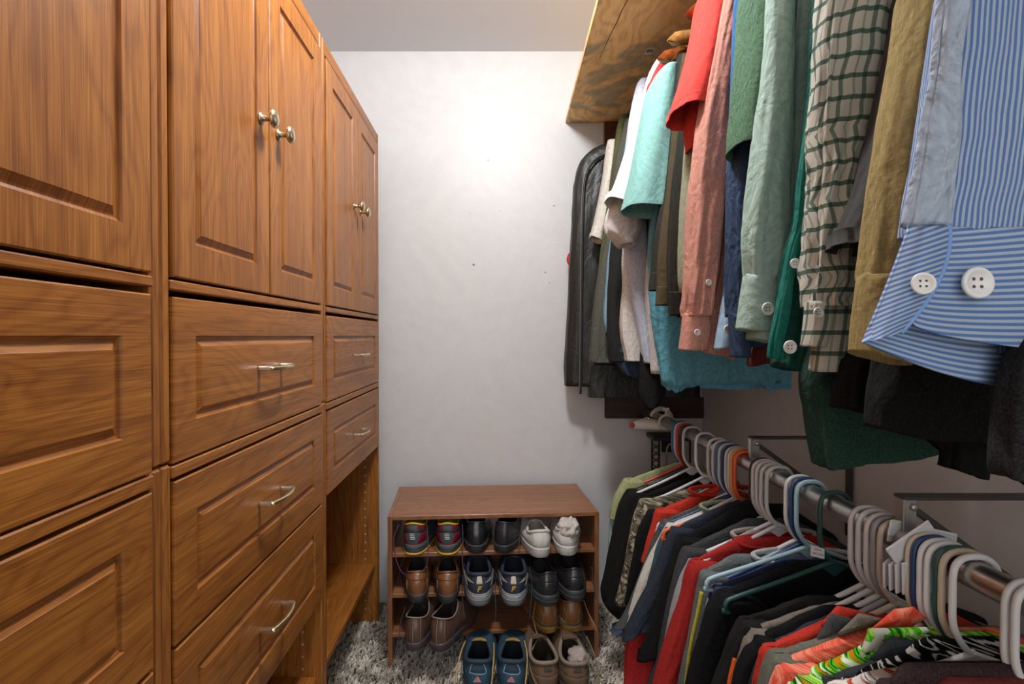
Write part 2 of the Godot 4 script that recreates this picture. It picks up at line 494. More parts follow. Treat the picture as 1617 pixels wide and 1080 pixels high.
func make_cabinet(at_z: float, w: float, label: String, rows: Array, handles: bool):
	var cw := wood_mat("cherry_veneer", Color(0.715, 0.470, 0.195))
	var t := thing("closet_cabinet", label, "cabinet", Vector3(-0.436, 0, -at_z))
	var dep := 0.41
	var th := 0.019
	var joint := 0.935
	var top := 1.878
	# side panels: two cabinets stand on one another, so each side is a lower and an upper board
	for s in [0, 1]:
		var z0: float = 0.0006 if s == 0 else w - th - 0.0006
		for e in [[0.0, joint - 0.0012], [joint + 0.0012, top]]:
			var st := flat()
			box(st, Vector3(-dep / 2, (e[0] + e[1]) / 2, -(z0 + th / 2)), Vector3(dep, e[1] - e[0], th), 0.0035, 1, ro())
			part("side_panel", done(st), cw, t)
		# rows of shelf-pin holes on the inner face
		var hs := soft()
		var zi: float = z0 + th + 0.0002 if s == 0 else z0 - 0.0002
		for col in [-0.05, -0.34]:
			for k in 26:
				var sg := -1.0 if s == 0 else 1.0
				lathe(hs, [[0.0, 0.0], [0.0019, 0.0002], [0.0029, 0.0006], [0.0033, 0.0]], Transform3D(Basis(Vector3.RIGHT, Vector3(0, 0, sg), Vector3(0, -sg, 0)), Vector3(col, 0.06 + k * 0.032, -zi)), 8)
		var hp = part("pin_holes", done(hs), plain_mat("steel_pin", Color(0.62, 0.66, 0.66), 0.4, 0.7), t)
		hp.set_meta("kind", "stuff")
	var inner0 := th; var inner1 := w - th
	var mid := w / 2
	for e in [["top_board", 1.843, top, -0.002], ["rail", 1.170, 1.184, 0.003], ["rail", 0.913, 0.930, 0.003], ["shelf", 0.214, 0.233, -0.012]]:
		var st := flat()
		box(st, Vector3((e[3] - dep) / 2, (e[1] + e[2]) / 2, -mid), Vector3(dep + e[3], e[2] - e[1], inner1 - inner0), 0.002, 2, ro())
		part(e[0], done(st), cw, t)
	var bs := flat()
	box(bs, Vector3(-dep + 0.004, 0.95, -mid), Vector3(0.008, 1.78, inner1 - inner0), 0, 1, ro())
	part("back_panel", done(bs), cw, t)
	var g := 0.004
	for k in 2:
		var a: float = inner0 + g if k == 0 else mid + 0.0025
		var b: float = mid - 0.0025 if k == 0 else inner1 - g
		var st := flat()
		panel_front(st, a, b, 1.188, 1.833, 0.004, 0.018, 0.052, false, ro())
		var o = part("door", done(st), cw, t)
		knob(o, Vector3(0.004, 1.513, -(mid + (-0.040 if k == 0 else 0.040))))
	for r in rows:
		var st := flat()
		panel_front(st, inner0 + g, inner1 - g, r[0], r[1], 0.003, 0.018, 0.053, true, ro())
		# drawer box behind the front
		var o = part("drawer", done(st), cw, t)
		var b2 := flat()
		box(b2, Vector3(-0.19, (r[0] + r[1]) / 2, -mid), Vector3(0.34, r[1] - r[0] - 0.05, inner1 - inner0 - 0.03), 0.001, 0)
		part("drawer_box", done(b2), cw, o)
		pull(o, 0.003, (r[0] + r[1]) / 2, mid)

func cabinets():
	var d1 := [0.933, 1.161]; var d2 := [0.682, 0.908]; var d3 := [0.438, 0.677]
	make_cabinet(0.026, 0.666, "cherry wood closet cabinet nearest the camera, cut off by the left edge", [d1, d2, d3], true)
	make_cabinet(0.6925, 0.666, "middle cherry wood cabinet with two brass knobs and three brass-handled drawers", [d1, d2, d3], true)
	make_cabinet(1.359, 0.666, "far cherry wood cabinet beside the end wall with two drawers above an open shelf", [d1, [0.687, 0.908]], true)

func shoe_rack():
	var m := wood_mat("rack_laminate", Color(0.68, 0.48, 0.34), "wood", 0.36)
	var t := thing("shoe_rack", "low brown laminate shoe rack with four shelves standing against the end wall", "shoe rack", Vector3(-0.347, 0, -1.737), deg_to_rad(3.6))
	var w := 0.713; var dep := 0.345; var th := 0.015
	for s in [0, 1]:
		var st := flat()
		box(st, Vector3(th / 2 + s * (w - th), 0.254, -dep / 2), Vector3(th, 0.508, dep), 0.0012, 1, ro())
		part("side_panel", done(st), m, t)
	for y in [0.508, 0.384, 0.248, 0.117]:
		var st := flat()
		box(st, Vector3(w / 2, y - 0.007, -dep / 2), Vector3(w - 2 * th, 0.014, dep - 0.002), 0.0012, 0, ro())
		part("top_board" if y > 0.5 else "shelf", done(st), m, t)

# ---------------------------------------------------------------- things on the right wall
func prism(st, poly: Array, y0: float, y1: float, g := 2):
	# poly counter-clockwise seen from above (x right, z towards the viewer)
	var n := poly.size()
	for i in n:
		var a: Vector2 = poly[i]; var b: Vector2 = poly[(i + 1) % n]
		var q := [Vector3(a.x, y0, a.y), Vector3(b.x, y0, b.y), Vector3(b.x, y1, b.y), Vector3(a.x, y1, a.y)]
		quad(st, q[0], q[1], q[2], q[3], Vector2(q[0].y, q[0].z), Vector2(q[1].y, q[1].z), Vector2(q[2].y, q[2].z), Vector2(q[3].y, q[3].z))
	for i in range(1, n - 1):
		var a: Vector2 = poly[0]; var b: Vector2 = poly[i]; var c: Vector2 = poly[i + 1]
		tri(st, Vector3(a.x, y1, a.y), Vector3(b.x, y1, b.y), Vector3(c.x, y1, c.y), a, b, c)
		tri(st, Vector3(a.x, y0, a.y), Vector3(c.x, y0, c.y), Vector3(b.x, y0, b.y), a, c, b)

func right_wall_fittings():
	var ply := wood_mat("pine_ply", Color(1.0, 0.95, 0.86), "ply", 0.6, 1.15, 1.15)
	var sy := 1.981
	var st := flat()
	prism(st, [Vector2(0.302, -WALL + 0.001), Vector2(0.238, -0.2), Vector2(SIDE - 0.001, -0.2), Vector2(SIDE - 0.001, -WALL + 0.001)], sy, sy + 0.018)
	var sh = thing("closet_shelf", "knotty plywood shelf seen from below above the hanging shirts", "shelf")
	part("board", done(st), ply, sh)
	# the split in the veneer and the barcode sticker on its underside
	st = soft()
	var cr := []
	for p in [[992, -2], [981, 18], [975, 33], [962, 58], [955, 74], [947, 92]]:
		var q := P(p[0], p[1], 1.5); var k := (sy - H) / (q.y - H)
		cr.append(Vector3(q.x * k, sy - 0.0002, q.z * k))
	tube(st, cr, [0.0010, 0.0014, 0.0016, 0.0013, 0.0010, 0.0006], 5)
	part("crack", done(st), plain_mat("dark_split", Color(0.05, 0.035, 0.02), 0.9), sh)
	st = flat()
	var sp := P(1025, 81, 1.5); var kk := (sy - H) / (sp.y - H)
	var sc := Vector3(sp.x * kk, sy - 0.0004, sp.z * kk)
	box(st, sc, Vector3(0.022, 0.0006, 0.034), 0)
	var stk = part("sticker", done(st), plain_mat("paper", Color(0.78, 0.77, 0.74), 0.7), sh)
	st = flat()
	for i in 9:
		box(st, sc + Vector3(-0.009 + i * 0.0022, -0.0004, 0.004), Vector3(0.0008 + 0.0007 * (i % 3), 0.0004, 0.018), 0)
	part("barcode", done(st), plain_mat("ink", Color(0.06, 0.06, 0.06), 0.8), stk)
	# cleats on the end wall that carry shelf and rods
	var dark := wood_mat("stained_cleat", Color(0.31, 0.19, 0.14), "wood", 0.55)
	st = flat(); box(st, Vector3((0.458 + SIDE) / 2, 1.936, -WALL + 0.011), Vector3(SIDE - 0.458, 0.09, 0.021), 0.002, 0)
	tag(part("wall_cleat", done(st), wood_mat("brown_cleat", Color(0.42, 0.22, 0.13), "wood", 0.5)), "reddish brown wooden cleat under the plywood shelf on the end wall", "wall cleat")
	st = flat(); box(st, Vector3((0.464 + SIDE) / 2, 0.812, -WALL + 0.011), Vector3(SIDE - 0.464, 0.086, 0.021), 0.002, 0)
	tag(part("wall_cleat", done(st), dark), "dark stained wooden cleat on the end wall behind the lower rod", "wall cleat")
	# the rods
	var steel := plain_mat("rod_steel", Color(0.48, 0.475, 0.46), 0.32, 1.0)
	for e in [[ROD, "scuffed grey steel rod below carrying the plastic hangers"], [UROD, "grey steel rod under the plywood shelf carrying the shirts"]]:
		st = soft()
		tube(st, [Vector3(RX, e[0], -WALL + 0.022), Vector3(RX, e[0], -1.4), Vector3(RX, e[0], -0.7), Vector3(RX, e[0], 0.25)], 0.0185, 24)
		tag(part("clothes_rod", done(st), steel), e[1], "clothes rod")
	# angle brackets
	var iron := plain_mat("bracket_iron", Color(0.085, 0.078, 0.072), 0.45, 0.6)
	var zinc := plain_mat("bracket_zinc", Color(0.42, 0.42, 0.41), 0.35, 0.9)
	for e in [[1.266, "black metal angle bracket holding the lower rod, farther of two"], [0.80, "black metal angle bracket holding the lower rod, nearer the camera"]]:
		var t := thing("shelf_bracket", e[1], "bracket", Vector3(SIDE - 0.002, 0, -e[0]))
		var ya := H - 0.246
		st = flat(); box(st, Vector3(-0.122, ya, 0), Vector3(0.244, 0.005, 0.024), 0.001)
		part("arm", done(st), iron, t)
		st = flat(); box(st, Vector3(-0.003, ya - 0.11, 0), Vector3(0.004, 0.26, 0.024), 0.001)
		part("wall_strip", done(st), iron, t)
		st = flat()
		var a := Vector2(-0.232, ya - 0.006); var b := Vector2(-0.006, ya - 0.17)
		var q := []
		for p in [a, b, b + Vector2(0, -0.011), a + Vector2(0, -0.011)]: q.append(p)
		for zz in [0.006, -0.006]:
			var r := [Vector3(q[0].x, q[0].y, zz), Vector3(q[3].x, q[3].y, zz), Vector3(q[2].x, q[2].y, zz), Vector3(q[1].x, q[1].y, zz)]
			if zz < 0: r.reverse()
			quad(st, r[0], r[1], r[2], r[3])
		quad(st, Vector3(q[0].x, q[0].y, 0.006), Vector3(q[1].x, q[1].y, 0.006), Vector3(q[1].x, q[1].y, -0.006), Vector3(q[0].x, q[0].y, -0.006))
		quad(st, Vector3(q[3].x, q[3].y, -0.006), Vector3(q[2].x, q[2].y, -0.006), Vector3(q[2].x, q[2].y, 0.006), Vector3(q[3].x, q[3].y, 0.006))
		part("brace", done(st), iron, t)
		st = flat(); box(st, Vector3(-0.24, ya - 0.033, 0), Vector3(0.004, 0.062, 0.024), 0.001); box(st, Vector3(-0.236, ya - 0.028, 0.010), Vector3(0.02, 0.055, 0.003), 0.001)
		part("rod_hanger", done(st), zinc, t)
		st = soft(); lathe(st, [[0.0055, 0.0], [0.0055, 0.003], [0.004, 0.0045], [0.0, 0.005]], Transform3D(Basis(Vector3.RIGHT, Vector3.BACK, Vector3.DOWN), Vector3(-0.232, ya - 0.012, 0.012)), 12)
		part("bolt", done(st), zinc, t)
	iron_and_rack()

func iron_and_rack():
	var z := 2.02
	var at := P(1032, 672, z)
	var white := plain_mat("iron_white", Color(0.80, 0.78, 0.76), 0.35)
	var t := thing("steam_iron", "white steam iron with a red tip lying under the far end of the rod", "iron", at)
	var st := soft()
	# soleplate and body: pointed towards the left, stacked outlines
	var rows := []
	for e in [[-0.012, 0.92, 0.0], [-0.006, 1.0, 0.0], [0.010, 0.98, 0.0], [0.020, 0.86, 0.006], [0.028, 0.62, 0.016], [0.031, 0.30, 0.03]]:
		var r := []
		for k in 28:
			var a := TAU * k / 28
			var fx := cos(a); var wz := 0.052 * sin(a) * (0.55 + 0.45 * fx)
			r.append(Vector3((0.085 * fx) * e[1] + e[2], e[0], -wz * e[1]))
		rows.append(r)
	for i in rows.size() - 1:
		for k in 28:
			var l := (k + 1) % 28
			quad(st, rows[i][k], rows[i][l], rows[i + 1][l], rows[i + 1][k])
	fan(st, rows[0], false); fan(st, rows[-1], true)
	part("body", done(st), white, t)
	st = soft(); lathe(st, [[0.0, -0.012], [0.008, -0.010], [0.011, -0.001], [0.009, 0.007], [0.0, 0.010]], Transform3D(Basis(), Vector3(-0.083, 0.002, 0)), 14)
	var o = part("tip", done(st), plain_mat("iron_red", Color(0.62, 0.10, 0.06), 0.35), t); o.set_meta("label", "red tip")
	st = soft()
	tube(st, spline([Vector3(-0.01, 0.018, 0), Vector3(0.0, 0.05, 0), Vector3(0.03, 0.066, 0), Vector3(0.058, 0.05, 0), Vector3(0.072, 0.02, 0)], 18), 0.0095, 10)
	part("handle", done(st), white, t)
	st = soft(); lathe(st, [[0.0, 0.0], [0.016, 0.0], [0.017, 0.006], [0.012, 0.010], [0.0, 0.011]], Transform3D(Basis(), Vector3(-0.022, 0.027, 0.006)), 16)
	part("dial", done(st), plain_mat("chrome", Color(0.7, 0.68, 0.6), 0.18, 1.0), t)
	# white clip with a thumb screw over the rod
	var c := thing("rod_clip", "small white plastic clip with a thumb knob on the far end of the lower rod", "clip", Vector3(RX, ROD, -1.90))
	st = soft()
	var arc := []
	for i in 13:
		var a := PI * i / 12.0; arc.append(Vector3(cos(a) * 0.0235, sin(a) * 0.0235, 0))
	arc.push_front(Vector3(0.0235, -0.03, 0)); arc.append(Vector3(-0.0235, -0.03, 0))
	tube(st, arc, 0.005, 8, false, 1.0, Vector3.BACK)
	part("loop", done(st), plain_mat("clip_cream", Color(0.66, 0.66, 0.58), 0.4), c)
	st = flat(); box(st, Vector3(0, 0.034, 0), Vector3(0.007, 0.02, 0.007), 0.001); box(st, Vector3(0, 0.046, 0), Vector3(0.022, 0.010, 0.012), 0.002)
	part("thumb_knob", done(st), white, c)
	# black scrollwork stand below
	var blk := plain_mat("black_metal", Color(0.035, 0.033, 0.03), 0.4, 0.5)
	var r := thing("iron_stand", "black scrollwork metal stand below the white iron at the end wall", "stand", P(1055, 690, 2.06))
	st = flat(); box(st, Vector3(0.0, 0.004, 0.01), Vector3(0.15, 0.018, 0.1), 0.004); box(st, Vector3(0.01, -0.03, 0.02), Vector3(0.085, 0.05, 0.012), 0.003)
	part("deck", done(st), blk, r)
	for xx in [-0.072, -0.045, 0.05, 0.075]:
		st = flat(); box(st, Vector3(xx, -0.09, 0.03), Vector3(0.006, 0.18, 0.008), 0.001)
		part("leg", done(st), blk, r)
	st = soft()
	for i in 6:
		var y0 := -0.018 - i * 0.026
		for s in [-1, 1]:
			var pts := []
			for k in 7:
				var f := k / 6.0
				pts.append(Vector3(-0.0585 + s * 0.012 * cos(f * PI), y0 - f * 0.026, 0.034))
			tube(st, pts, 0.0022, 6)
	part("scrollwork", done(st), blk, r)
	st = soft()
	tube(st, spline([Vector3(-0.022, -0.12, 0.05), Vector3(-0.022, -0.05, 0.05), Vector3(-0.014, -0.02, 0.05), Vector3(0.012, -0.018, 0.05), Vector3(0.022, -0.04, 0.05), Vector3(0.03, -0.12, 0.05)], 24), 0.0035, 8)
	part("wire_loop", done(st), plain_mat("dull_brass", Color(0.36, 0.33, 0.26), 0.35, 1.0), r)

# ---------------------------------------------------------------- clothes
# A drape of cloth: rows [y, x of left edge, x of right edge] read at distance z become level loops.
# o: thick (depth), sq (squareness), fold (m), fk (folds round), tilt (hem drop to the right), seed, n, cols, right (fixed right edge), out (m, grow)
func drape(rows: Array, z: float, o := {}) -> SurfaceTool:
	var st := soft()
	var thick: float = o.get("thick", 0.05); var sq: float = o.get("sq", 0.75)
	var fold: float = o.get("fold", 0.004); var fk: float = o.get("fk", 1.6)
	var n: int = o.get("n", 34); var cols: int = o.get("cols", 44)
	var sd: float = o.get("seed", 1.0) * 13.7
	var tilt: float = o.get("tilt", 0.0); var grow: float = o.get("out", 0.0)
	var from: float = o.get("from", 0.0); var top: float = o.get("top", 0.12)
	var wave: float = o.get("wave", 0.0)
	var keys := []
	for r in rows:
		var a := P(r[1], r[0], z); var b := P(r[2], r[0], z)
		if o.has("right"):
			b.x = o.right
			b.x = min(b.x, 2 * RX - a.x) if r.size() > 3 else b.x
		keys.append(Vector4(a.x, b.x, a.y, r[4] if r.size() > 4 else 1.0))
	var ks := spline(keys, n)
	var loops := []; var uvs := []
	var first := int(from * n)
	for i in range(first, n + 1):
		var t := float(i) / n
		var k: Vector4 = ks[i]
		var cx := (k.x + k.y) / 2; var hw: float = max((k.y - k.x) / 2, 0.002)
		var d := thick / 2 * k.w * (1.0 if t > top else sqrt(max(t / max(top, 0.001), 0.0025)))
		var ring := []; var uv := []
		var run := 0.0; var prev := Vector3.ZERO
		for c in cols + 1:
			var a := TAU * (c % cols) / cols
			var ca := cos(a); var sa := sin(a)
			var px := signf(ca) * pow(abs(ca), sq); var pz := signf(sa) * pow(abs(sa), sq)
			var p := Vector3(cx + px * hw, k.z, -z + pz * d)
			var xx := px * hw
			var f: float = nz.get_noise_3d(xx * 22.0 * fk + sd, k.z * 2.6 + sd, pz * fk * 0.9) + 0.45 * nz.get_noise_3d(xx * 50.0 * fk + sd, k.z * 9.0, pz * fk * 2.0 + sd)
			var amp: float = fold * (0.35 + 0.65 * t) * (1.0 if o.get("free", false) else min(1.0, d / 0.008))
			var nrm := Vector3(px * 0.55, 0, pz + 0.25 * signf(sa) * (1.0 - abs(pz))).normalized() if abs(sa) > 0.02 else Vector3(px, 0, 0)
			p += nrm * (f * amp + grow)
			p.y -= tilt * ca * t * t
			if wave > 0: p.y += wave * nz.get_noise_2d(xx * 16.0 + sd, pz) * t * t
			if c > 0: run += (p - prev).length()
			prev = p
			if c < cols: ring.append(p)
			uv.append(Vector2(run, -p.y))
		loops.append(ring); uvs.append(uv)
	# hem: turn the edge in
	var last: Array = loops[-1]
	var mid := Vector3.ZERO
	for p in last: mid += p
	mid /= last.size()
	for e in [[0.0016, 0.0], [0.003, 0.016]]:
		var r := []
		for p in last:
			var q: Vector3 = (mid - p); q.y = 0
			q = q.limit_length(e[0])
			r.append(p + q + Vector3(0, e[1], 0))
		loops.append(r); uvs.append(uvs[-1])
	sheet(st, loops, uvs, true)
	return st

func disc_button(parent, at: Vector3, face: Vector3, r: float, c: Color):
	var y := face.normalized(); var x := Vector3.UP.cross(y).normalized()
	var t := Transform3D(Basis(x, y, x.cross(y)), at)
	var st := soft()
	lathe(st, [[0.0, 0.0], [r * 0.94, 0.0], [r, r * 0.09], [r, r * 0.2], [r * 0.9, r * 0.3], [r * 0.74, r * 0.26], [r * 0.66, r * 0.14], [0.0, r * 0.11]], t, 26)
	var o = part("button", done(st), plain_mat("button_%s" % c.to_html(), c, 0.3), parent)
	st = flat()
	for e in [[-1, -1], [1, -1], [1, 1], [-1, 1]]:
		lathe(st, [[r * 0.12, r * 0.118], [r * 0.11, r * 0.14], [0.0, r * 0.142]], t * Transform3D(Basis(), Vector3(e[0] * r * 0.24, 0, e[1] * r * 0.24)), 8)
	part("button_holes", done(st), plain_mat("thread_dark", Color(0.10, 0.09, 0.08), 0.9), o)

# local copy of a mesh under a thing at "base"
func cpart(called, st, m, t):
	var mesh = done(st)
	var o = part(called, mesh, m, t)
	o.position = -t.position
	return o

# one garment on the upper rod. g: z, body rows, sleeve rows, cuff rows
func hang(called, label, category, z: float, m, g: Dictionary, rod := UROD) -> Node3D:
	var t := thing(called, label, category, Vector3(RX, rod, -z), 0.0, g.get("group", ""))
	var sd: float = z * 31.0
	if g.has("body"):
		var rows := []
		for r in g.body: rows.append([r[0], r[1], 0.0, 1] if r.size() > 2 else [r[0], r[1], 0.0])
		cpart("body", drape(rows, z + g.get("back", 0.012), {"thick": g.get("bt", 0.04), "sq": 0.5, "fold": g.get("bf", 0.007), "right": g.get("right", SIDE - 0.03), "cols": 64, "seed": sd, "n": 30, "tilt": g.get("btilt", 0.0), "wave": g.get("bwave", 0.0), "fk": g.get("bk", 1.0)}), g.get("bm", m), t)
	for key in ["sleeve", "sleeve2", "cuff", "cuff2"]:
		if not g.has(key): continue
		var o := {"thick": g.get("st", 0.06), "fold": g.get("sf", 0.004), "seed": sd + key.length(), "tilt": g.get("tilt", 0.0), "cols": 48, "n": 40, "fk": g.get("sk", 1.6)}
		var zz := z
		if key.begins_with("cuff"):
			o.thick = g.get("ct", o.thick * 0.9); o.fold = g.get("cf", 0.0015); o.top = 0.03; o.n = 14; o.fk = 0.8; zz = z - 0.003
			o.tilt = g.get("ctilt", 0.0)
		if key == "sleeve2": zz = z + g.get("back2", 0.05)
		var mm = g.get("cm", m) if key.begins_with("cuff") else m
		var p = cpart("cuff" if key.begins_with("cuff") else "sleeve", drape(g[key], zz, o), mm, t)
		if key == "sleeve" and g.get("hem", 0.0) > 0.0:
			o.from = 1.0 - g.hem; o.out = 0.0013
			cpart("hem", drape(g[key], zz, o), mm, t)
	for b in g.get("buttons", []):
		disc_button(t, P(b[0], b[1], b[3]) - t.position, Vector3(b[4], 0.05, 1), b[2], Color(0.80, 0.78, 0.72))
	return t

func wood_hanger(z: float, label: String, c: Color, tip_y: float, half: float, group := "") -> Node3D:
	var t := thing("wooden_hanger", label, "hanger", Vector3(RX, UROD, -z), 0.0, group)
	var wm := wood_mat("hanger_wood_%s" % c.to_html(), c, "wood", 0.3, 4.0, 4.0)
	for s in [-1, 1]:
		var st := soft()
		var rings := []
		for i in 15:
			var f := i / 14.0
			var x: float = s * (half * f)
			var y: float = lerpf(-0.055, tip_y, pow(f, 1.25))
			var hh: float = lerpf(0.017, 0.0145, f) * (1.0 if f < 0.9 else sqrt(max(1.0 - pow((f - 0.9) / 0.1, 2), 0.02)))
			var dd: float = lerpf(0.007, 0.012, f) * (1.0 if f < 0.9 else sqrt(max(1.0 - pow((f - 0.9) / 0.1, 2), 0.02)))
			var ring := []
			for k in 12:
				var a := TAU * k / 12
				var cc := cos(a); var ss := sin(a)
				ring.append(Vector3(x, y + signf(ss) * pow(abs(ss), 0.6) * hh, 0.014 * f * f + signf(cc) * pow(abs(cc), 0.6) * dd))
			rings.append(ring)
		for i in rings.size() - 1:
			for k in 12:
				var l := (k + 1) % 12
				if s > 0: quad(st, rings[i][l], rings[i][k], rings[i + 1][k], rings[i + 1][l], Vector2(k / 60.0, i * 0.02), Vector2(k / 60.0, i * 0.02), Vector2(k / 60.0, i * 0.02 + 0.02), Vector2(k / 60.0, i * 0.02 + 0.02))
				else: quad(st, rings[i][k], rings[i][l], rings[i + 1][l], rings[i + 1][k], Vector2(k / 60.0, i * 0.02), Vector2(k / 60.0, i * 0.02), Vector2(k / 60.0, i * 0.02 + 0.02), Vector2(k / 60.0, i * 0.02 + 0.02))
		fan(st, rings[-1], s > 0)
		part("shoulder", done(st), wm, t)
	var st2 := soft()
	tube(st2, spline([Vector3(0.012, 0.006, 0), Vector3(0.021, 0.012, 0), Vector3(0.012, 0.024, 0), Vector3(-0.004, 0.0265, 0), Vector3(-0.022, 0.012, 0), Vector3(-0.020, -0.012, 0), Vector3(-0.003, -0.028, 0), Vector3(0, -0.05, 0)], 30), 0.0022, 8)
	part("hook", done(st2), plain_mat("hook_chrome", Color(0.66, 0.65, 0.62), 0.25, 1.0), t)
	st2 = soft()
	tube(st2, [Vector3(-half * 0.86, tip_y - 0.01, 0.008), Vector3(half * 0.86, tip_y - 0.01, 0.008)], 0.0045, 8)
	part("bar", done(st2), wm, t)
	return t

func upper_clothes():
	var charcoal := Color(0.06, 0.06, 0.056); var black := Color(0.016, 0.015, 0.015)
	# --- black garment bag at the end wall
	var bagm := plain_mat("bag_vinyl", Color(0.016, 0.0165, 0.013), 0.45); bagm.heightmap_enabled = true; bagm.heightmap_texture = tex.crumple; bagm.heightmap_scale = 0.16; bagm.uv1_triplanar = true; bagm.uv1_scale = Vector3(4, 4, 4)
	var bz := 2.06
	var t := thing("garment_bag", "long black zipped garment bag hanging against the end wall", "garment bag", Vector3(RX, UROD, -bz))
	cpart("bag", drape([[226, 975, 0], [231, 948, 0], [240, 931, 0], [255, 917, 0], [285, 908, 0], [340, 904, 0], [450, 898, 0], [560, 893, 0], [609, 892, 0]], bz, {"thick": 0.10, "sq": 0.55, "fold": 0.009, "right": 0.80, "cols": 60, "seed": 4.0, "top": 0.2}), bagm, t)
	cpart("lower_skirt", drape([[575, 930, 0], [600, 929, 0], [627, 928, 0]], bz - 0.035, {"thick": 0.06, "sq": 0.5, "fold": 0.006, "right": 0.80, "cols": 60, "seed": 5.0, "top": 0.0}), bagm, t)
	var zp := []
	for p in [[962, 242], [948, 247], [936, 257], [927, 272], [922, 300], [920, 360], [919, 450], [918, 540], [917, 622]]: zp.append(P(p[0], p[1], bz - 0.061))
	var st := soft(); tube(st, spline(zp, 50), 0.0075, 8, false, 0.55, Vector3.BACK)
	cpart("zip_flap", st, bagm, t)
	st = soft()
	var zp2 := []
	for p in zp: zp2.append(p + Vector3(-0.006, 0, 0.006))
	tube(st, spline(zp2, 50), 0.0022, 6); cpart("zipper", st, plain_mat("zip_grey", Color(0.16, 0.16, 0.15), 0.35, 0.4), t)
	# something red behind it
	hang("red_cloth", "small red cloth corner poking out behind the garment bag", "cloth", 2.11, cloth(Color(0.72, 0.06, 0.04)), {"sleeve": [[398, 900, 912], [404, 896, 914], [412, 895, 914], [420, 899, 914]], "st": 0.025})

	# --- far group
	hang("short_sleeve_shirt", "cream short-sleeved tee hanging beside the black garment bag", "shirt", 1.93, cloth(Color(0.80, 0.76, 0.67)), {"body": [[212, 1000, 1], [222, 968, 1], [260, 966], [400, 950], [480, 942], [556, 932]], "sleeve": [[221, 960, 974], [240, 957, 973], [280, 952, 968], [320, 945, 962], [350, 939, 956], [372, 933, 951], [379, 932, 949]], "st": 0.09, "hem": 0.1, "tilt": 0.012, "bt": 0.03})
	hang("sweater", "thin olive green knit sleeve between the cream tee and grey jacket", "sweater", 1.865, cloth(Color(0.20, 0.22, 0.085), "heather"), {"body": [[170, 1010, 1], [182, 990, 1], [300, 975], [520, 950]], "sleeve": [[180, 982, 994], [200, 975, 988], [250, 968, 982], [300, 962, 976], [400, 948, 962], [480, 940, 955], [540, 936, 950]], "st": 0.05})
	hang("jacket", "charcoal heather jacket with a woven grey long sleeve in the far group", "jacket", 1.80, cloth(Color(0.14, 0.14, 0.115), "slub", 0.95, 0.25, 9.0), {"body": [[175, 1015, 1], [188, 1000, 1], [300, 985], [500, 960], [568, 955]], "sleeve": [[188, 988, 1004], [200, 985, 1002], [250, 972, 990], [300, 966, 984], [370, 957, 975], [430, 945, 968], [500, 936, 962], [560, 932, 960], [572, 931, 968]], "st": 0.07, "hem": 0.06})
	hang("long_sleeve_shirt", "slim steel blue sleeve showing beside the grey woven jacket sleeve", "shirt", 1.75, cloth(Color(0.25, 0.42, 0.52)), {"body": [[185, 1020, 1], [197, 1000, 1], [400, 975], [500, 965]], "sleeve": [[200, 992, 1006], [300, 976, 990], [400, 961, 976], [450, 957, 968], [500, 953, 965], [525, 957, 966]], "st": 0.04})
	hang("jacket", "black ribbed jacket with plain dark sleeve beside the cream trouser-like sleeve", "jacket", 1.69, cloth(Color(0.045, 0.046, 0.043), "heather", 0.95), {"body": [[190, 1020, 1], [205, 1005, 1], [400, 985], [520, 970], [572, 965]], "sleeve": [[205, 995, 1012], [300, 980, 1000], [380, 966, 994], [450, 960, 988], [530, 959, 988], [571, 963, 992]], "st": 0.07, "hem": 0.08})
	hang("shirt_tail", "navy shirt tail hanging below the dark sleeves in the far group", "shirt", 1.665, cloth(Color(0.045, 0.075, 0.12)), {"body": [[300, 1020, 1], [400, 1000], [520, 975], [562, 966], [600, 985]], "right": 0.58, "btilt": 0.02})
	hang("long_sleeve_shirt", "cream long sleeve with stitched hem between black and lavender sleeves", "shirt", 1.63, cloth(Color(0.76, 0.70, 0.63)), {"body": [[180, 1030, 1], [200, 1015, 1], [400, 1005], [560, 1005]], "sleeve": [[190, 1006, 1020], [300, 992, 1008], [400, 984, 1004], [450, 984, 1002], [500, 980, 1006], [530, 981, 1012], [555, 986, 1015], [570, 989, 1017]], "st": 0.06, "hem": 0.06, "sf": 0.006})
	hang("long_sleeve_shirt", "pale lavender blue long-sleeved shirt with a narrow tapered sleeve", "shirt", 1.565, cloth(Color(0.60, 0.64, 0.76)), {"body": [[108, 1055, 1], [126, 1030, 1], [300, 1024], [500, 1030], [572, 1032]], "sleeve": [[124, 1012, 1034], [140, 1004, 1030], [200, 992, 1022], [300, 982, 1014], [370, 984, 1022], [430, 992, 1024], [500, 1004, 1028], [550, 1013, 1030], [573, 1017, 1031]], "st": 0.06})
	hang("long_sleeve_shirt", "white shirt with a plain hem between lavender sleeve and teal shirt", "shirt", 1.50, cloth(Color(0.80, 0.78, 0.75)), {"body": [[90, 1070, 1], [112, 1040, 1], [300, 1030], [450, 1020], [520, 1026], [590, 1030]], "right": 0.56, "sleeve": [[112, 1026, 1044], [160, 1016, 1036], [230, 1000, 1028], [300, 975, 1014], [330, 962, 1010], [360, 958, 1012], [376, 966, 1004], [388, 978, 1000]], "st": 0.10, "sf": 0.011, "sk": 2.2, "hem": 0.08})
	hang("short_sleeve_shirt", "white short-sleeved polo directly behind the teal short-sleeved shirt", "shirt", 1.43, cloth(Color(0.86, 0.84, 0.82)), {"body": [[80, 1085, 1], [98, 1055, 1], [300, 1040], [470, 1035]], "sleeve": [[95, 1036, 1056], [115, 1026, 1054], [160, 1014, 1050], [230, 993, 1036], [290, 974, 1020], [318, 961, 1008], [326, 958, 1005]], "st": 0.12, "hem": 0.13, "tilt": 0.02})
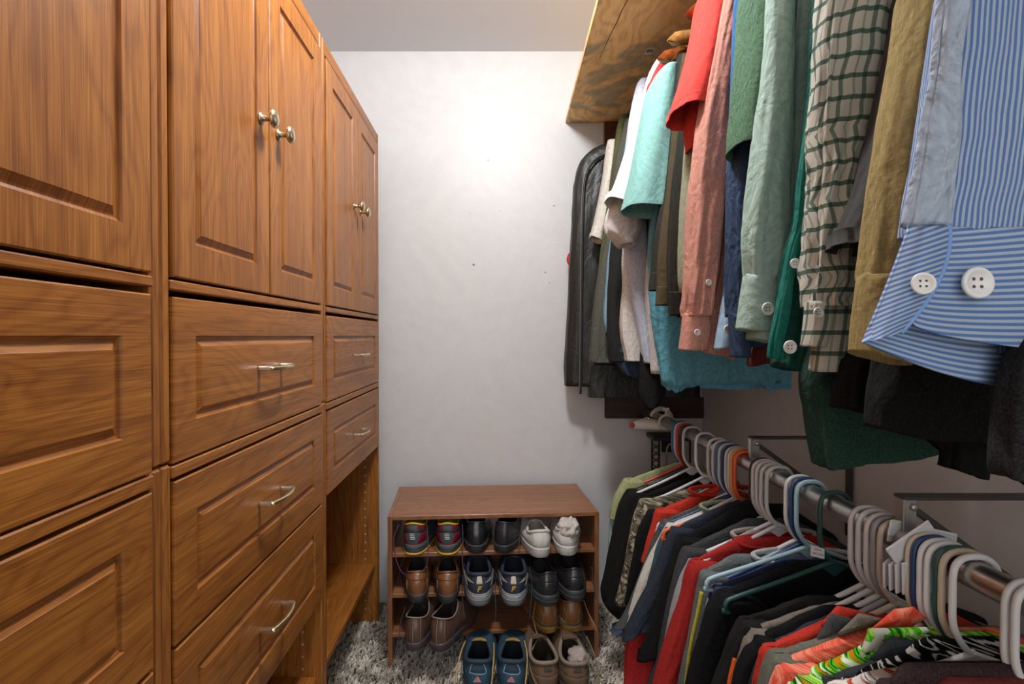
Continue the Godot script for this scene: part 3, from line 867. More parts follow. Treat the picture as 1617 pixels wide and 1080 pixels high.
	hang("polo_shirt", "thin bright red shirt shoulder edge between white polo and teal shirt", "shirt", 1.375, cloth(Color(0.66, 0.05, 0.05)), {"body": [[80, 1075, 1], [96, 1056, 1], [200, 1045], [400, 1040]], "sleeve": [[92, 1046, 1057], [108, 1036, 1050], [130, 1026, 1040], [150, 1020, 1038], [260, 1010, 1030]], "st": 0.04})
	hang("black_shirt", "black cloth end with rounded bottom hanging in front of the end wall's lower cleat", "shirt", 1.585, cloth(black), {"body": [[300, 1050, 1], [500, 1020], [592, 1011]], "right": 0.51, "sleeve": [[540, 1012, 1054], [600, 1010, 1052], [625, 1011, 1047], [640, 1017, 1036], [643, 1022, 1032]], "st": 0.05})
	# --- teal shirt; bluer body cloth paints in its cool shade
	hang("short_sleeve_shirt", "teal green short-sleeved shirt with wide open sleeve and a long tail coloured bluer for shade", "shirt", 1.30, cloth(Color(0.27, 0.54, 0.50), "weave", 0.8, 0.10), {"body": [[96, 1085, 1], [114, 1056, 1], [142, 1046], [300, 1036], [370, 1026], [470, 1028], [540, 1036], [606, 1046]], "right": 0.735, "bt": 0.05, "bf": 0.011, "bwave": 0.012, "bm": cloth(Color(0.13, 0.37, 0.46), "weave", 0.8, 0.3), "sleeve": [[116, 1042, 1060], [124, 1033, 1061], [140, 1025, 1061], [160, 1020, 1061], [230, 1006, 1060], [300, 991, 1056], [326, 986, 1053], [334, 985, 1052]], "st": 0.15, "hem": 0.11, "tilt": 0.006, "sf": 0.005})
	hang("shirt_tail", "bright sky blue shirt tail lower edge showing under the teal shirt tail", "shirt", 1.34, cloth(Color(0.17, 0.45, 0.66)), {"body": [[200, 1080, 1], [400, 1060], [560, 1055], [604, 1050], [612, 1052]], "right": 0.765, "bwave": 0.015})
	# --- dark jackets
	hang("jacket", "charcoal jacket with lean dark sleeve just behind the taupe sleeve", "jacket", 1.235, cloth(Color(0.032, 0.032, 0.027)), {"body": [[66, 1105, 1], [84, 1085, 1], [300, 1068], [470, 1060]], "sleeve": [[84, 1070, 1088], [120, 1066, 1086], [200, 1058, 1082], [300, 1047, 1072], [370, 1034, 1054], [420, 1030, 1052], [456, 1027, 1050]], "st": 0.05, "cuff": [[430, 1029, 1052], [459, 1026, 1050]]})
	hang("jacket", "taupe brown jacket sleeve with buttonless cuff beside black jacket", "jacket", 1.20, cloth(Color(0.105, 0.08, 0.042), "slub"), {"sleeve": [[84, 1078, 1096], [200, 1064, 1088], [300, 1054, 1076], [380, 1043, 1062], [450, 1039, 1060], [480, 1037, 1062]], "body": [[66, 1110, 1], [84, 1092, 1], [300, 1075], [480, 1062]], "st": 0.05, "cuff": [[452, 1039, 1061], [482, 1036, 1064]]})
	hang("jacket", "black satin jacket with a shiny sleeve behind the khaki shirt", "jacket", 1.16, cloth(Color(0.022, 0.021, 0.016), "weave", 0.6), {"sleeve": [[72, 1090, 1112], [200, 1074, 1098], [300, 1062, 1092], [400, 1056, 1088], [450, 1055, 1086], [496, 1058, 1088]], "body": [[56, 1118, 1], [74, 1102, 1], [300, 1085], [480, 1072], [500, 1070]], "st": 0.06, "cuff": [[460, 1055, 1087], [498, 1058, 1090]]})
	hang("long_sleeve_shirt", "khaki sage shirt sleeve narrow strip behind the salmon shirt", "shirt", 1.11, cloth(Color(0.30, 0.30, 0.20)), {"sleeve": [[90, 1100, 1120], [200, 1086, 1104], [300, 1078, 1096], [400, 1073, 1092], [440, 1073, 1091], [462, 1077, 1092]], "body": [[70, 1120, 1], [90, 1110, 1], [300, 1090], [450, 1085]], "st": 0.05})
	# --- red tees
	hang("red_tee", "second red tee whose sleeve end peeks below the front red tee sleeve", "t-shirt", 1.065, cloth(Color(0.66, 0.055, 0.04)), {"body": [[-10, 1150, 1], [16, 1125, 1], [240, 1098], [400, 1085], [504, 1079]], "right": 0.44, "sleeve": [[10, 1112, 1136], [100, 1102, 1132], [150, 1090, 1118], [195, 1083, 1112], [228, 1088, 1107], [235, 1090, 1106]], "st": 0.07, "hem": 0.1})
	hang("red_tee", "bright red tee with a wide stitched sleeve in front of the salmon shirt", "t-shirt", 1.03, cloth(Color(0.74, 0.07, 0.055)), {"body": [[-40, 1165, 1], [-15, 1140, 1], [160, 1118], [300, 1110]], "sleeve": [[-30, 1116, 1146], [-5, 1107, 1146], [60, 1095, 1139], [120, 1080, 1130], [165, 1066, 1122], [178, 1063, 1118], [184, 1062, 1116]], "st": 0.14, "hem": 0.13, "tilt": 0.004, "sf": 0.005})
	# --- salmon shirt
	hang("long_sleeve_shirt", "salmon pink linen long-sleeved shirt with a pleated sleeve and buttoned cuff", "shirt", 0.975, cloth(Color(0.74, 0.35, 0.27), "slub", 0.95, 0.2), {"body": [[-60, 1200, 1], [-40, 1172, 1], [150, 1150], [350, 1136], [450, 1122], [540, 1108], [560, 1106]], "right": 0.452, "bt": 0.03, "btilt": 0.010, "bf": 0.004, "sleeve": [[-60, 1148, 1178], [0, 1138, 1168], [100, 1120, 1157], [200, 1103, 1150], [300, 1092, 1142], [400, 1085, 1134], [470, 1082, 1124], [500, 1082, 1117]], "st": 0.07, "sf": 0.009, "sk": 2.6, "cuff": [[494, 1081, 1118], [520, 1078, 1120], [553, 1074, 1114]], "ct": 0.05, "cf": 0.003, "buttons": [[1101, 525, 0.006, 0.942, 0.1], [1119, 446, 0.0055, 0.934, 0.1]]})
	# --- blues
	hang("short_sleeve_shirt", "royal blue tee seen as a narrow strip beside the green tee", "t-shirt", 0.90, cloth(Color(0.045, 0.145, 0.33)), {"body": [[-40, 1210, 1], [-15, 1190, 1], [150, 1175], [420, 1165]], "sleeve": [[-40, 1170, 1198], [0, 1163, 1190], [100, 1159, 1184], [200, 1155, 1178], [255, 1153, 1175], [270, 1152, 1174]], "st": 0.05})
	hang("long_sleeve_shirt", "light blue shirt whose curved buttoned cuff shows beside the salmon shirt", "shirt", 0.93, cloth(Color(0.33, 0.48, 0.62)), {"sleeve": [[200, 1158, 1178], [300, 1154, 1172], [400, 1150, 1170], [450, 1146, 1165], [476, 1143, 1162]], "st": 0.05, "cuff": [[466, 1144, 1164], [510, 1136, 1162], [547, 1129, 1162]], "ct": 0.04, "ctilt": -0.006, "buttons": [[1149, 520, 0.0075, 0.902, 0.1]]})
	hang("long_sleeve_shirt", "navy shirt with a creased shiny sleeve and plain cuff", "shirt", 0.86, cloth(Color(0.035, 0.062, 0.12), "weave", 0.75, 0.3), {"body": [[-40, 1230, 1], [-10, 1205, 1], [250, 1185], [450, 1180], [548, 1176]], "right": 0.46, "sleeve": [[0, 1175, 1200], [150, 1163, 1195], [250, 1156, 1190], [320, 1152, 1188], [400, 1150, 1184], [460, 1152, 1180], [500, 1155, 1178]], "st": 0.06, "sf": 0.007, "cuff": [[494, 1154, 1179], [564, 1157, 1181]], "ct": 0.045})
	hang("shirt_tail", "dark maroon shirt hem just below the navy shirt's hem", "shirt", 0.885, cloth(Color(0.14, 0.03, 0.025)), {"body": [[300, 1205, 1], [450, 1200], [560, 1184], [573, 1184]], "right": 0.50, "btilt": -0.006})
	hang("short_sleeve_shirt", "leaf green heathered tee with an open short sleeve", "t-shirt", 0.81, cloth(Color(0.17, 0.33, 0.20), "heather", 0.95, 0.2, 7.0), {"body": [[-80, 1250, 1], [-50, 1225, 1], [150, 1208], [420, 1200]], "sleeve": [[-60, 1186, 1226], [0, 1177, 1220], [60, 1173, 1218], [120, 1168, 1216], [180, 1162, 1212], [225, 1158, 1208], [240, 1157, 1206]], "st": 0.10, "hem": 0.09, "tilt": 0.006})
	# --- sea green shirt
	hang("long_sleeve_shirt", "pale sea green long-sleeved shirt with big cuff button", "shirt", 0.76, cloth(Color(0.37, 0.51, 0.44), "weave", 0.9, 0.28), {"body": [[-90, 1300, 1], [-60, 1262, 1], [100, 1246], [300, 1243], [420, 1238]], "right": 0.47, "bf": 0.008, "sleeve": [[-60, 1217, 1258], [0, 1210, 1248], [100, 1205, 1247], [200, 1194, 1245], [300, 1182, 1240], [370, 1176, 1238], [420, 1177, 1235], [440, 1179, 1234]], "st": 0.055, "sf": 0.007, "cuff": [[432, 1178, 1236], [480, 1171, 1233], [524, 1165, 1226]], "ct": 0.05, "ctilt": 0.004, "cuff2": [[508, 1186, 1222], [538, 1183, 1219]], "buttons": [[1212, 488, 0.0092, 0.724, 0.12]]})
	# --- satin shirt, its placket towards us
	t = hang("long_sleeve_shirt", "dark emerald green satin shirt with wavy button placket and white buttons", "shirt", 0.685, cloth(Color(0.009, 0.068, 0.052), "weave", 0.5, 0.4), {"body": [[-90, 1345, 1], [-60, 1302, 1], [0, 1293], [130, 1284], [280, 1266], [350, 1260], [400, 1247], [440, 1240], [540, 1232], [588, 1228]], "right": 0.448, "bt": 0.045, "bf": 0.007, "btilt": 0.008})
	st = drape([[-60, 1297, 1318], [0, 1289, 1310], [130, 1281, 1300], [280, 1263, 1282], [350, 1257, 1272], [400, 1244, 1257], [440, 1238, 1250], [500, 1226, 1244], [540, 1216, 1236], [566, 1213, 1232]], 0.662, {"thick": 0.014, "fold": 0.005, "seed": 9.0, "fk": 1.2, "free": true})
	cpart("placket", st, cloth(Color(0.014, 0.17, 0.13), "weave", 0.6, 0.25), t)
	for b in [[1255, 416, 0.0062], [1247, 548, 0.0082]]: disc_button(t, P(b[0], b[1], 0.638 if b[1] > 500 else 0.642) - t.position, Vector3(0, 0, 1), b[2], Color(0.82, 0.80, 0.76))
	hang("knit_top", "heathered bottle green knit hanging lowest below the satin and plaid shirts", "sweater", 0.65, cloth(Color(0.04, 0.10, 0.078), "heather", 0.95, 0.2, 7.0), {"body": [[-90, 1440, 1], [-40, 1400, 1], [300, 1345], [540, 1282], [596, 1270], [650, 1281], [700, 1291], [722, 1296]], "right": 0.55, "bt": 0.06, "bf": 0.008, "btilt": -0.012})
	# --- plaid shirt
	var plaid := print_mat("plaid", 21.5, 21.5)
	hang("long_sleeve_shirt", "off-white and green windowpane plaid shirt with gathered cuffs", "shirt", 0.60, plaid, {"body": [[-90, 1480, 1], [-60, 1420, 1], [300, 1368], [400, 1340], [500, 1338], [568, 1334]], "right": 0.45, "bt": 0.04, "sleeve": [[-60, 1303, 1432], [0, 1298, 1424], [100, 1291, 1410], [200, 1286, 1395], [300, 1284, 1375], [400, 1281, 1358], [460, 1280, 1348], [485, 1280, 1344]], "st": 0.06, "sf": 0.014, "sk": 3.0, "cuff": [[474, 1276, 1311], [510, 1273, 1308], [547, 1268, 1298]], "cuff2": [[470, 1302, 1345], [520, 1293, 1340], [586, 1281, 1330]], "ct": 0.035, "cf": 0.003, "buttons": [[1292, 494, 0.0062, 0.576, 0.1]]})
	# --- charcoal and blacks
	hang("black_tee", "black tee with a straight lower corner below the plaid shirt", "t-shirt", 0.565, cloth(black, "heather"), {"body": [[-100, 1520, 1], [-60, 1460, 1], [300, 1400], [540, 1345], [580, 1327], [655, 1320]], "right": 0.50, "bt": 0.045, "btilt": 0.008})
	hang("jacket", "charcoal grey jacket with an open flared sleeve between plaid and mustard shirts", "jacket", 0.535, cloth(Color(0.052, 0.052, 0.05), "weave"), {"body": [[-100, 1530, 1], [-60, 1470, 1], [200, 1425], [390, 1390]], "right": 0.5, "sleeve": [[-60, 1440, 1500], [0, 1430, 1490], [100, 1412, 1475], [200, 1391, 1455], [300, 1365, 1435], [370, 1336, 1415], [394, 1322, 1405]], "st": 0.075, "sf": 0.006, "tilt": 0.004, "hem": 0.06})
	hang("black_tee", "large washed black tee with long curved hem under the striped shirt", "t-shirt", 0.495, cloth(Color(0.020, 0.019, 0.019), "heather"), {"body": [[-100, 1620, 1], [-60, 1540, 1], [300, 1450], [500, 1402], [590, 1387], [640, 1377], [690, 1374]], "right": 0.492, "bt": 0.05, "bf": 0.006, "btilt": 0.010})
	hang("black_garment", "ragged black garment end hanging lowest above the nearer bracket", "shirt", 0.525, cloth(Color(0.013, 0.013, 0.013), "slub"), {"body": [[300, 1560, 1], [600, 1480], [690, 1465], [735, 1500]], "right": 0.54, "btilt": 0.012, "bwave": 0.02, "sleeve": [[640, 1502, 1552], [720, 1496, 1552], [746, 1494, 1548]], "st": 0.03, "tilt": 0.006})
	# --- mustard
	hang("long_sleeve_shirt", "mustard khaki cotton shirt sleeve with a rounded cuff beside the striped shirt", "shirt", 0.455, cloth(Color(0.43, 0.33, 0.135), "slub", 0.95, 0.16), {"body": [[-120, 1600, 1], [-80, 1540, 1], [300, 1470], [420, 1460]], "right": 0.48, "sleeve": [[-60, 1438, 1505], [0, 1430, 1492], [100, 1416, 1482], [150, 1407, 1476], [250, 1390, 1462], [340, 1378, 1450], [420, 1370, 1440], [440, 1369, 1436]], "st": 0.05, "sf": 0.005, "cuff": [[430, 1367, 1436], [500, 1358, 1430], [566, 1352, 1422]], "ct": 0.045, "ctilt": 0.006, "cf": 0.003})
	hang("grey_sweater", "grey brushed sweater edge hanging at the right edge of the photo", "sweater", 0.335, cloth(Color(0.042, 0.042, 0.043), "heather", 0.95, 0.2), {"body": [[-150, 1900, 1], [300, 1720], [560, 1605], [640, 1590], [740, 1579], [772, 1584]], "right": 0.47, "bt": 0.03, "btilt": 0.008, "bf": 0.004})
	# --- blue striped shirt, nearest
	var up := print_mat("stripe", 38.0, 38.0)
	t = hang("long_sleeve_shirt", "blue and white striped shirt with large white cuff buttons nearest the camera", "shirt", 0.375, up, {"body": [[-120, 1700, 1], [-80, 1640, 1], [300, 1560], [450, 1480], [560, 1470]], "right": 0.52, "bt": 0.03, "bf": 0.004, "btilt": 0.004, "sleeve": [[-70, 1500, 1730], [0, 1490, 1715], [100, 1478, 1705], [200, 1463, 1690], [300, 1446, 1680], [355, 1436, 1672], [372, 1434, 1668]], "st": 0.05, "sf": 0.006, "sk": 1.2})
	striped_cuff(t)
	# hanging hangers
	wood_hanger(1.49, "reddish wooden hanger end above the white polo", Color(0.62, 0.33, 0.16), -0.12, 0.20)
	wood_hanger(1.30, "rear reddish wooden hanger tip just left of the pale tan hanger", Color(0.66, 0.36, 0.17), -0.104, 0.228)
	wood_hanger(1.235, "pale tan wooden hanger between the teal shirt and the red tee", Color(0.84, 0.64, 0.38), -0.096, 0.226)
	wood_hanger(1.265, "brown wooden hanger low behind the pale tan hanger", Color(0.50, 0.29, 0.14), -0.125, 0.205)
	wood_hanger(1.11, "left one of two dark orange wooden hangers at the top beside the red tee", Color(0.60, 0.30, 0.12), -0.112, 0.230)
	wood_hanger(1.065, "right one of two dark orange wooden hangers at the top beside the red tee", Color(0.60, 0.30, 0.12), -0.118, 0.222)
	for e in [[2.02, "black garment bag"], [1.93, "cream tee"], [1.80, "charcoal heather jacket"], [1.63, "cream long-sleeved shirt"], [1.565, "pale lavender shirt"], [0.975, "salmon pink shirt"], [0.90, "royal blue tee"], [0.81, "leaf green tee"], [0.76, "sea green shirt"], [0.685, "emerald satin shirt"], [0.60, "plaid shirt"], [0.535, "charcoal grey jacket"], [0.455, "mustard shirt"], [0.375, "blue striped shirt"]]:
		wood_hanger(e[0], "wooden hanger inside the shoulders of the " + e[1], Color(0.48, 0.24, 0.10), -0.115, 0.17)

func striped_cuff(t):
	# the cuff's stripes run across, its ends overlap in a curved flap
	var m := print_mat("stripe", 1.0, 1.0).duplicate()
	m.uv1_scale = Vector3(1, 1, 1); m.resource_name = "stripe_across"
	var zf := 0.345
	# outer cuff panel, wrapping round behind the flap
	for e in [["cuff_back"], ["cuff"], ["cuff_flap"]]:
		var grid := []; var uv := []
		var n := 26; var k := 26
		for i in n + 1:
			var row := []; var ru := []
			var v := float(i) / n
			for j in k + 1:
				var u := float(j) / k
				var x: float; var y: float; var z: float
				if e[0] == "cuff":
					x = lerpf(1448.0, 1690.0, u) - 12.0 * v
					y = lerpf(358.0, lerpf(505.0, 556.0, sqrt(u)), v)
					z = zf + 0.004 + 0.003 * sin(u * 5.0) - 0.004 * sin(v * PI)
				elif e[0] == "cuff_back":
					x = lerpf(lerpf(1430.0, 1364.0, v), 1700.0, u)
					y = lerpf(430.0, 541.0 + 72.0 * sin(min(u * 1.25, 1.0) * PI / 2), v)
					z = zf + 0.012 + 0.018 * sin(min(u * 1.2, 1.0) * PI / 2) + 0.003 * sin(u * 9.0)
				else:
					# flap: leans down to the left
					var right_x: float = lerpf(1500.0, 1424.0, pow(v, 1.7)) + 8.0 * sin(v * PI)
					var left_x: float = lerpf(1437.0, 1364.0, pow(v, 1.1))
					x = lerpf(left_x, right_x, u)
					y = lerpf(356.0, lerpf(541.0, 526.0, u), v)
					z = zf - 0.008 - 0.010 * sin(u * PI) + 0.006 * (1.0 - u) * v
				row.append(P(x, y, z) - t.position)
				ru.append(Vector2((v * 0.088 + u * 0.012) * 27.0, u * 3.0))
			grid.append(row); uv.append(ru)
		# give the cloth thickness: front, back and rim
		var st := soft()
		var back := []
		for r in grid:
			var b := []
			for p in r: b.append(p + Vector3(0, 0, -0.0025))
			back.append(b)
		var uvr := uv.duplicate()
		sheet(st, grid, uv)
		var rb := []; var ub := []
		for i in grid.size():
			var a: Array = back[i].duplicate(); a.reverse(); rb.append(a)
			var c: Array = uv[i].duplicate(); c.reverse(); ub.append(c)
		sheet(st, rb, ub)
		var rim_f := []; var rim_b := []; var ru2 := []
		for j in grid[0].size(): rim_f.append(grid[0][j]); rim_b.append(back[0][j]); ru2.append(uv[0][j])
		for i in range(1, grid.size()): rim_f.append(grid[i][-1]); rim_b.append(back[i][-1]); ru2.append(uv[i][-1])
		for j in range(grid[0].size() - 2, -1, -1): rim_f.append(grid[-1][j]); rim_b.append(back[-1][j]); ru2.append(uv[-1][j])
		for i in range(grid.size() - 2, 0, -1): rim_f.append(grid[i][0]); rim_b.append(back[i][0]); ru2.append(uv[i][0])
		for i in rim_f.size():
			var j := (i + 1) % rim_f.size()
			quad(st, rim_b[i], rim_b[j], rim_f[j], rim_f[i], ru2[i], ru2[j], ru2[j], ru2[i])
		part("cuff", done(st), m, t)
		if e[0] == "cuff_flap":
			st = soft()
			var seam := []
			for i in range(0, grid.size()): seam.append(grid[i][-1] + Vector3(-0.0012, 0, 0.0008))
			tube(st, seam, 0.0014, 6)
			part("seam", done(st), plain_mat("blue_edge", Color(0.22, 0.38, 0.70), 0.9), t)
	disc_button(t, P(1457, 448, zf - 0.021) - t.position, Vector3(-0.25, 0.05, 1), 0.0068, Color(0.84, 0.83, 0.80))
	disc_button(t, P(1541, 447, zf - 0.003) - t.position, Vector3(0.0, 0.05, 1), 0.0104, Color(0.86, 0.86, 0.85))
	# sleeve placket strip, lighter side of the sleeve
	var st2 := drape([[-70, 1492, 1545], [0, 1486, 1534], [60, 1480, 1520], [120, 1474, 1514], [200, 1460, 1516], [250, 1453, 1508], [300, 1444, 1502], [358, 1434, 1494]], 0.345, {"thick": 0.012, "fold": 0.005, "seed": 3.0, "fk": 1.0, "free": true})
	cpart("sleeve_placket", st2, cloth(Color(0.47, 0.56, 0.68), "weave", 0.95, 0.4, 8.0), t)

# ---------------------------------------------------------------- lower rod
func plastic_hanger(z: float, label: String, c: Color, group := "", turn := 0.0, half := 0.185, sag := 0.016) -> Node3D:
	var t := thing("plastic_hanger", label, "hanger", Vector3(RX, ROD, -z), turn, group)
	var m := plain_mat("plastic_%s" % c.to_html(), c, 0.38)
	var st := soft()
	tube(st, spline([Vector3(0.031, -0.012, 0), Vector3(0.027, 0.010, 0), Vector3(0.014, 0.0215, 0), Vector3(-0.003, 0.0235, 0), Vector3(-0.018, 0.0185, 0), Vector3(-0.026, 0.004, 0), Vector3(-0.027, -0.03, 0), Vector3(-0.026, -0.066, 0), Vector3(-0.016, -0.090, 0), Vector3(0.0, -0.108, 0)], 44), 0.0043, 9, false, 1.0, Vector3.BACK)
	part("hook", done(st), m, t)
	st = soft()
	var l := [Vector3(0, -0.104, 0), Vector3(-half * 0.5, -0.140 - sag * 0.6, 0), Vector3(-half * 0.93, -0.169 - sag, 0), Vector3(-half, -0.178 - sag, 0), Vector3(-half * 1.005, -0.188 - sag, 0), Vector3(-half * 0.94, -0.196 - sag, 0), Vector3(0, -0.197 - sag, 0)]
	var pts := spline(l, 30)
	for i in range(pts.size() - 2, 0, -1): pts.append(Vector3(-pts[i].x, pts[i].y, 0))
	tube(st, pts, 0.0044, 8, true, 1.0, Vector3.BACK)
	part("frame", done(st), m, t)
	st = flat()
	prism_z(st, [Vector2(-0.024, -0.114), Vector2(0.0, -0.131), Vector2(0.024, -0.114), Vector2(0.0, -0.098)], -0.0022, 0.0022)
	part("gusset", done(st), m, t)
	return t

func prism_z(st, poly: Array, z0: float, z1: float):
	var n := poly.size()
	for i in n:
		var a: Vector2 = poly[i]; var b: Vector2 = poly[(i + 1) % n]
		quad(st, Vector3(a.x, a.y, z1), Vector3(a.x, a.y, z0), Vector3(b.x, b.y, z0), Vector3(b.x, b.y, z1))
	for i in range(1, n - 1):
		var a: Vector2 = poly[0]; var b: Vector2 = poly[i]; var c: Vector2 = poly[i + 1]
		tri(st, Vector3(a.x, a.y, z1), Vector3(b.x, b.y, z1), Vector3(c.x, c.y, z1))
		tri(st, Vector3(a.x, a.y, z0), Vector3(c.x, c.y, z0), Vector3(b.x, b.y, z0))

# a shirt over its hanger. neck and tip as (x, y) read at z, edge: the outline of the left sleeve
func lower_shirt(called, label, category, z: float, neck, tip, edge: Array, m, o := {}) -> Node3D:
	var t := thing(called, label, category, Vector3(RX, ROD, -z), 0.0, o.get("group", ""))
	var px := 830.0 / z
	var hem_y: float = 530.0 + (H - o.get("floor", 0.17)) * px
	var xt: float = tip[0] + 0.012 * px
	var x2: float = tip[0] + o.get("tuck", 0.035) * px
	var rows := [[neck[1], neck[0], 0.0, 1]]
	rows.append([lerpf(neck[1], tip[1], 0.55), lerpf(neck[0], tip[0], 0.5), 0.0, 1])
	rows.append([tip[1] + 4.0, xt, 0.0, 1])
	rows.append([tip[1] + 0.06 * px, x2, 0.0, 1])
	rows.append([lerpf(tip[1], hem_y, 0.5), x2, 0.0, 1])
	rows.append([hem_y, x2 - 0.01 * px, 0.0, 1])
	cpart("body", drape(rows, z, {"thick": min(0.026, o.get("thick", 0.02)), "sq": 0.55, "fold": o.get("fold", 0.006), "right": SIDE - 0.012, "cols": 56, "n": 36, "seed": z * 17.0, "top": 0.16, "fk": 0.9}), m, t)
	var sw: float = o.get("sw", 0.09) * px
	var sr := [[tip[1] - 1.0, tip[0] + 0.004 * px, tip[0] + 0.05 * px]]
	sr.append([tip[1] + 0.010 * px, tip[0] - 0.003 * px, tip[0] + 0.07 * px])
	for i in edge.size():
		sr.append([edge[i][1], edge[i][0], edge[i][0] + sw * (1.0 - o.get("taper", 0.15) * i / max(1, edge.size()))])
	var so := {"thick": o.get("st", 0.045), "sq": 0.8, "fold": o.get("sf", 0.005), "cols": 40, "n": 32, "seed": z * 29.0, "top": 0.14, "tilt": o.get("tilt", -0.004)}
	var sm = o.get("sm", m)
	cpart("sleeve", drape(sr, z - 0.003, so), sm, t)
	if o.get("hem", 0.0) > 0:
		so.from = 1.0 - o.hem; so.out = 0.0013
		cpart("hem", drape(sr, z - 0.003, so), o.get("hm", sm), t)
	if o.has("collar"):
		var st := soft()
		var ring := []
		var nw: float = o.get("nw", 0.092)
		var ny: float = P(neck[0], neck[1], z).y
		for i in 36:
			var a := TAU * i / 36
			ring.append(Vector3(RX + cos(a) * nw, ny - 0.004 - 0.022 * max(0.0, sin(a)) - 0.006 * pow(cos(a), 2), -z + sin(a) * 0.015))
		tube(st, ring, 0.0075, 8, true, 0.6)
		cpart("collar", st, o.collar, t)
	return t

func lower_clothes():
	var white := Color(0.66, 0.65, 0.645); var black := Color(0.035, 0.035, 0.037)
	var B1 := cloth(Color(0.015, 0.0145, 0.013)); var B2 := cloth(Color(0.016, 0.0165, 0.018), "heather"); var B3 := cloth(Color(0.013, 0.013, 0.0135), "slub")
	var R1 := cloth(Color(0.56, 0.045, 0.026)); var R2 := cloth(Color(0.50, 0.035, 0.03), "slub")
	# red garment low down behind
	hang("red_trousers", "red garment hanging lowest behind the grey sleeves near the carpet", "trousers", 1.30, cloth(Color(0.50, 0.03, 0.03)), {"body": [[830, 1120, 1], [900, 1040, 1], [1000, 996], [1040, 988], [1110, 986]], "right": 0.62, "bt": 0.035}, ROD)
	lower_shirt("green_tee", "pale moss green tee hanging farthest along the lower rod", "t-shirt", 1.7294, [1068, 730], [984, 757], [[972, 780], [965, 800], [962, 816]], cloth(Color(0.40, 0.43, 0.22), "weave"), {"hem": 0.12, "sw": 0.10, "st": 0.06})
	lower_shirt("aqua_shirt", "pale aqua sleeve edge below the moss green tee sleeve", "shirt", 1.7539, [1068, 737], [988, 764], [[965, 810], [961, 850], [960, 890], [962, 905]], cloth(Color(0.36, 0.52, 0.50)), {"sw": 0.07})
	lower_shirt("black_tee", "black tee directly in front of the moss green tee at the far end", "t-shirt", 1.6768, [1100, 736], [989, 774], [[976, 800], [966, 845], [956, 890], [948, 925], [952, 940]], B1, {"hem": 0.08, "sw": 0.12, "st": 0.07, "tilt": -0.02, "thick": 0.04})
	lower_shirt("black_tee", "black shirt whose long sleeve corner hangs left of the camouflage shirt", "t-shirt", 1.6545, [1100, 748], [1003, 783], [[985, 830], [972, 880], [960, 935], [955, 952], [972, 968]], B1, {"hem": 0.08, "sw": 0.11, "st": 0.06, "tilt": -0.012})
	lower_shirt("camouflage_tee", "grey and tan camouflage tee on the far part of the lower rod", "t-shirt", 1.5511, [1115, 764], [1010, 790], [[998, 825], [990, 870], [981, 915], [973, 950]], print_mat("camo", 3.2, 3.2), {"hem": 0.06, "sw": 0.085, "st": 0.06})
	lower_shirt("black_tee", "black tee squeezed between the camouflage tee and an orange red tee", "t-shirt", 1.4641, [1120, 778], [1022, 806], [[1008, 835], [1000, 870], [992, 915], [986, 950]], B3, {"sw": 0.08})
	lower_shirt("red_tee", "orange red tee with a crisp shoulder next to the camouflage tee", "t-shirt", 1.4304, [1134, 767], [1036, 804], [[1028, 830], [1020, 855], [1013, 885]], R1, {"sw": 0.09, "hem": 0.1, "thick": 0.05, "collar": R1})
	lower_shirt("long_sleeve_tee", "grey heather long-sleeved tee with a bluish frayed sleeve end", "t-shirt", 1.3903, [1150, 778], [1045, 820], [[1030, 855], [1012, 905], [993, 955], [976, 985], [966, 996]], cloth(Color(0.155, 0.165, 0.155), "heather"), {"sw": 0.055, "hem": 0.12, "hm": cloth(Color(0.10, 0.14, 0.24), "heather")})
	lower_shirt("white_tee", "white tee edge showing as a thin pale line between grey sleeves", "t-shirt", 1.3711, [1158, 785], [1052, 826], [[1030, 870], [1012, 910], [998, 955], [988, 985]], cloth(Color(0.70, 0.68, 0.60)), {"sw": 0.05})
	lower_shirt("teal_tee", "muted teal heather tee with a pale green shoulder trim", "t-shirt", 1.3524, [1160, 792], [1050, 834], [[1036, 868], [1024, 905], [1014, 950], [1008, 975]], cloth(Color(0.085, 0.17, 0.19), "heather"), {"sw": 0.08, "collar": cloth(Color(0.40, 0.48, 0.33))})
	lower_shirt("navy_tee", "navy heather tee with a wide dark sleeve flaring to the left", "t-shirt", 1.3027, [1165, 789], [1058, 832], [[1046, 862], [1030, 905], [1005, 950], [988, 985], [984, 992]], cloth(Color(0.06, 0.075, 0.105), "heather"), {"sw": 0.10, "hem": 0.07, "tilt": -0.03, "thick": 0.05})
	lower_shirt("black_tee", "black tee with a broad shoulder beside the orange hanger", "t-shirt", 1.2225, [1170, 795], [1075, 848], [[1062, 880], [1046, 925], [1026, 985], [1006, 1030]], B3, {"sw": 0.10, "tilt": -0.02})
	lower_shirt("grey_tee", "dark grey heather tee in front of the orange hanger", "t-shirt", 1.1931, [1180, 818], [1078, 864], [[1066, 900], [1056, 940], [1046, 990], [1036, 1040], [1022, 1090]], cloth(Color(0.095, 0.10, 0.105), "heather"), {"sw": 0.06})
	lower_shirt("beige_shirt", "beige and pale lavender shirt directly behind the ribbed red sweater", "shirt", 1.1734, [1190, 835], [1086, 882], [[1070, 920], [1060, 955], [1052, 1000], [1040, 1060], [1034, 1095]], cloth(Color(0.46, 0.45, 0.47), "slub"), {"sw": 0.055, "collar": cloth(Color(0.42, 0.38, 0.32))})
	lower_shirt("red_sweater", "long-sleeved red sweater with ribbed neck in the middle of the lower rod", "sweater", 1.1516, [1172, 846], [1091, 884], [[1083, 905], [1076, 935], [1064, 975], [1052, 1010], [1040, 1050], [1028, 1095]], R2, {"sw": 0.07, "thick": 0.05, "st": 0.06, "collar": R2, "nw": 0.095})
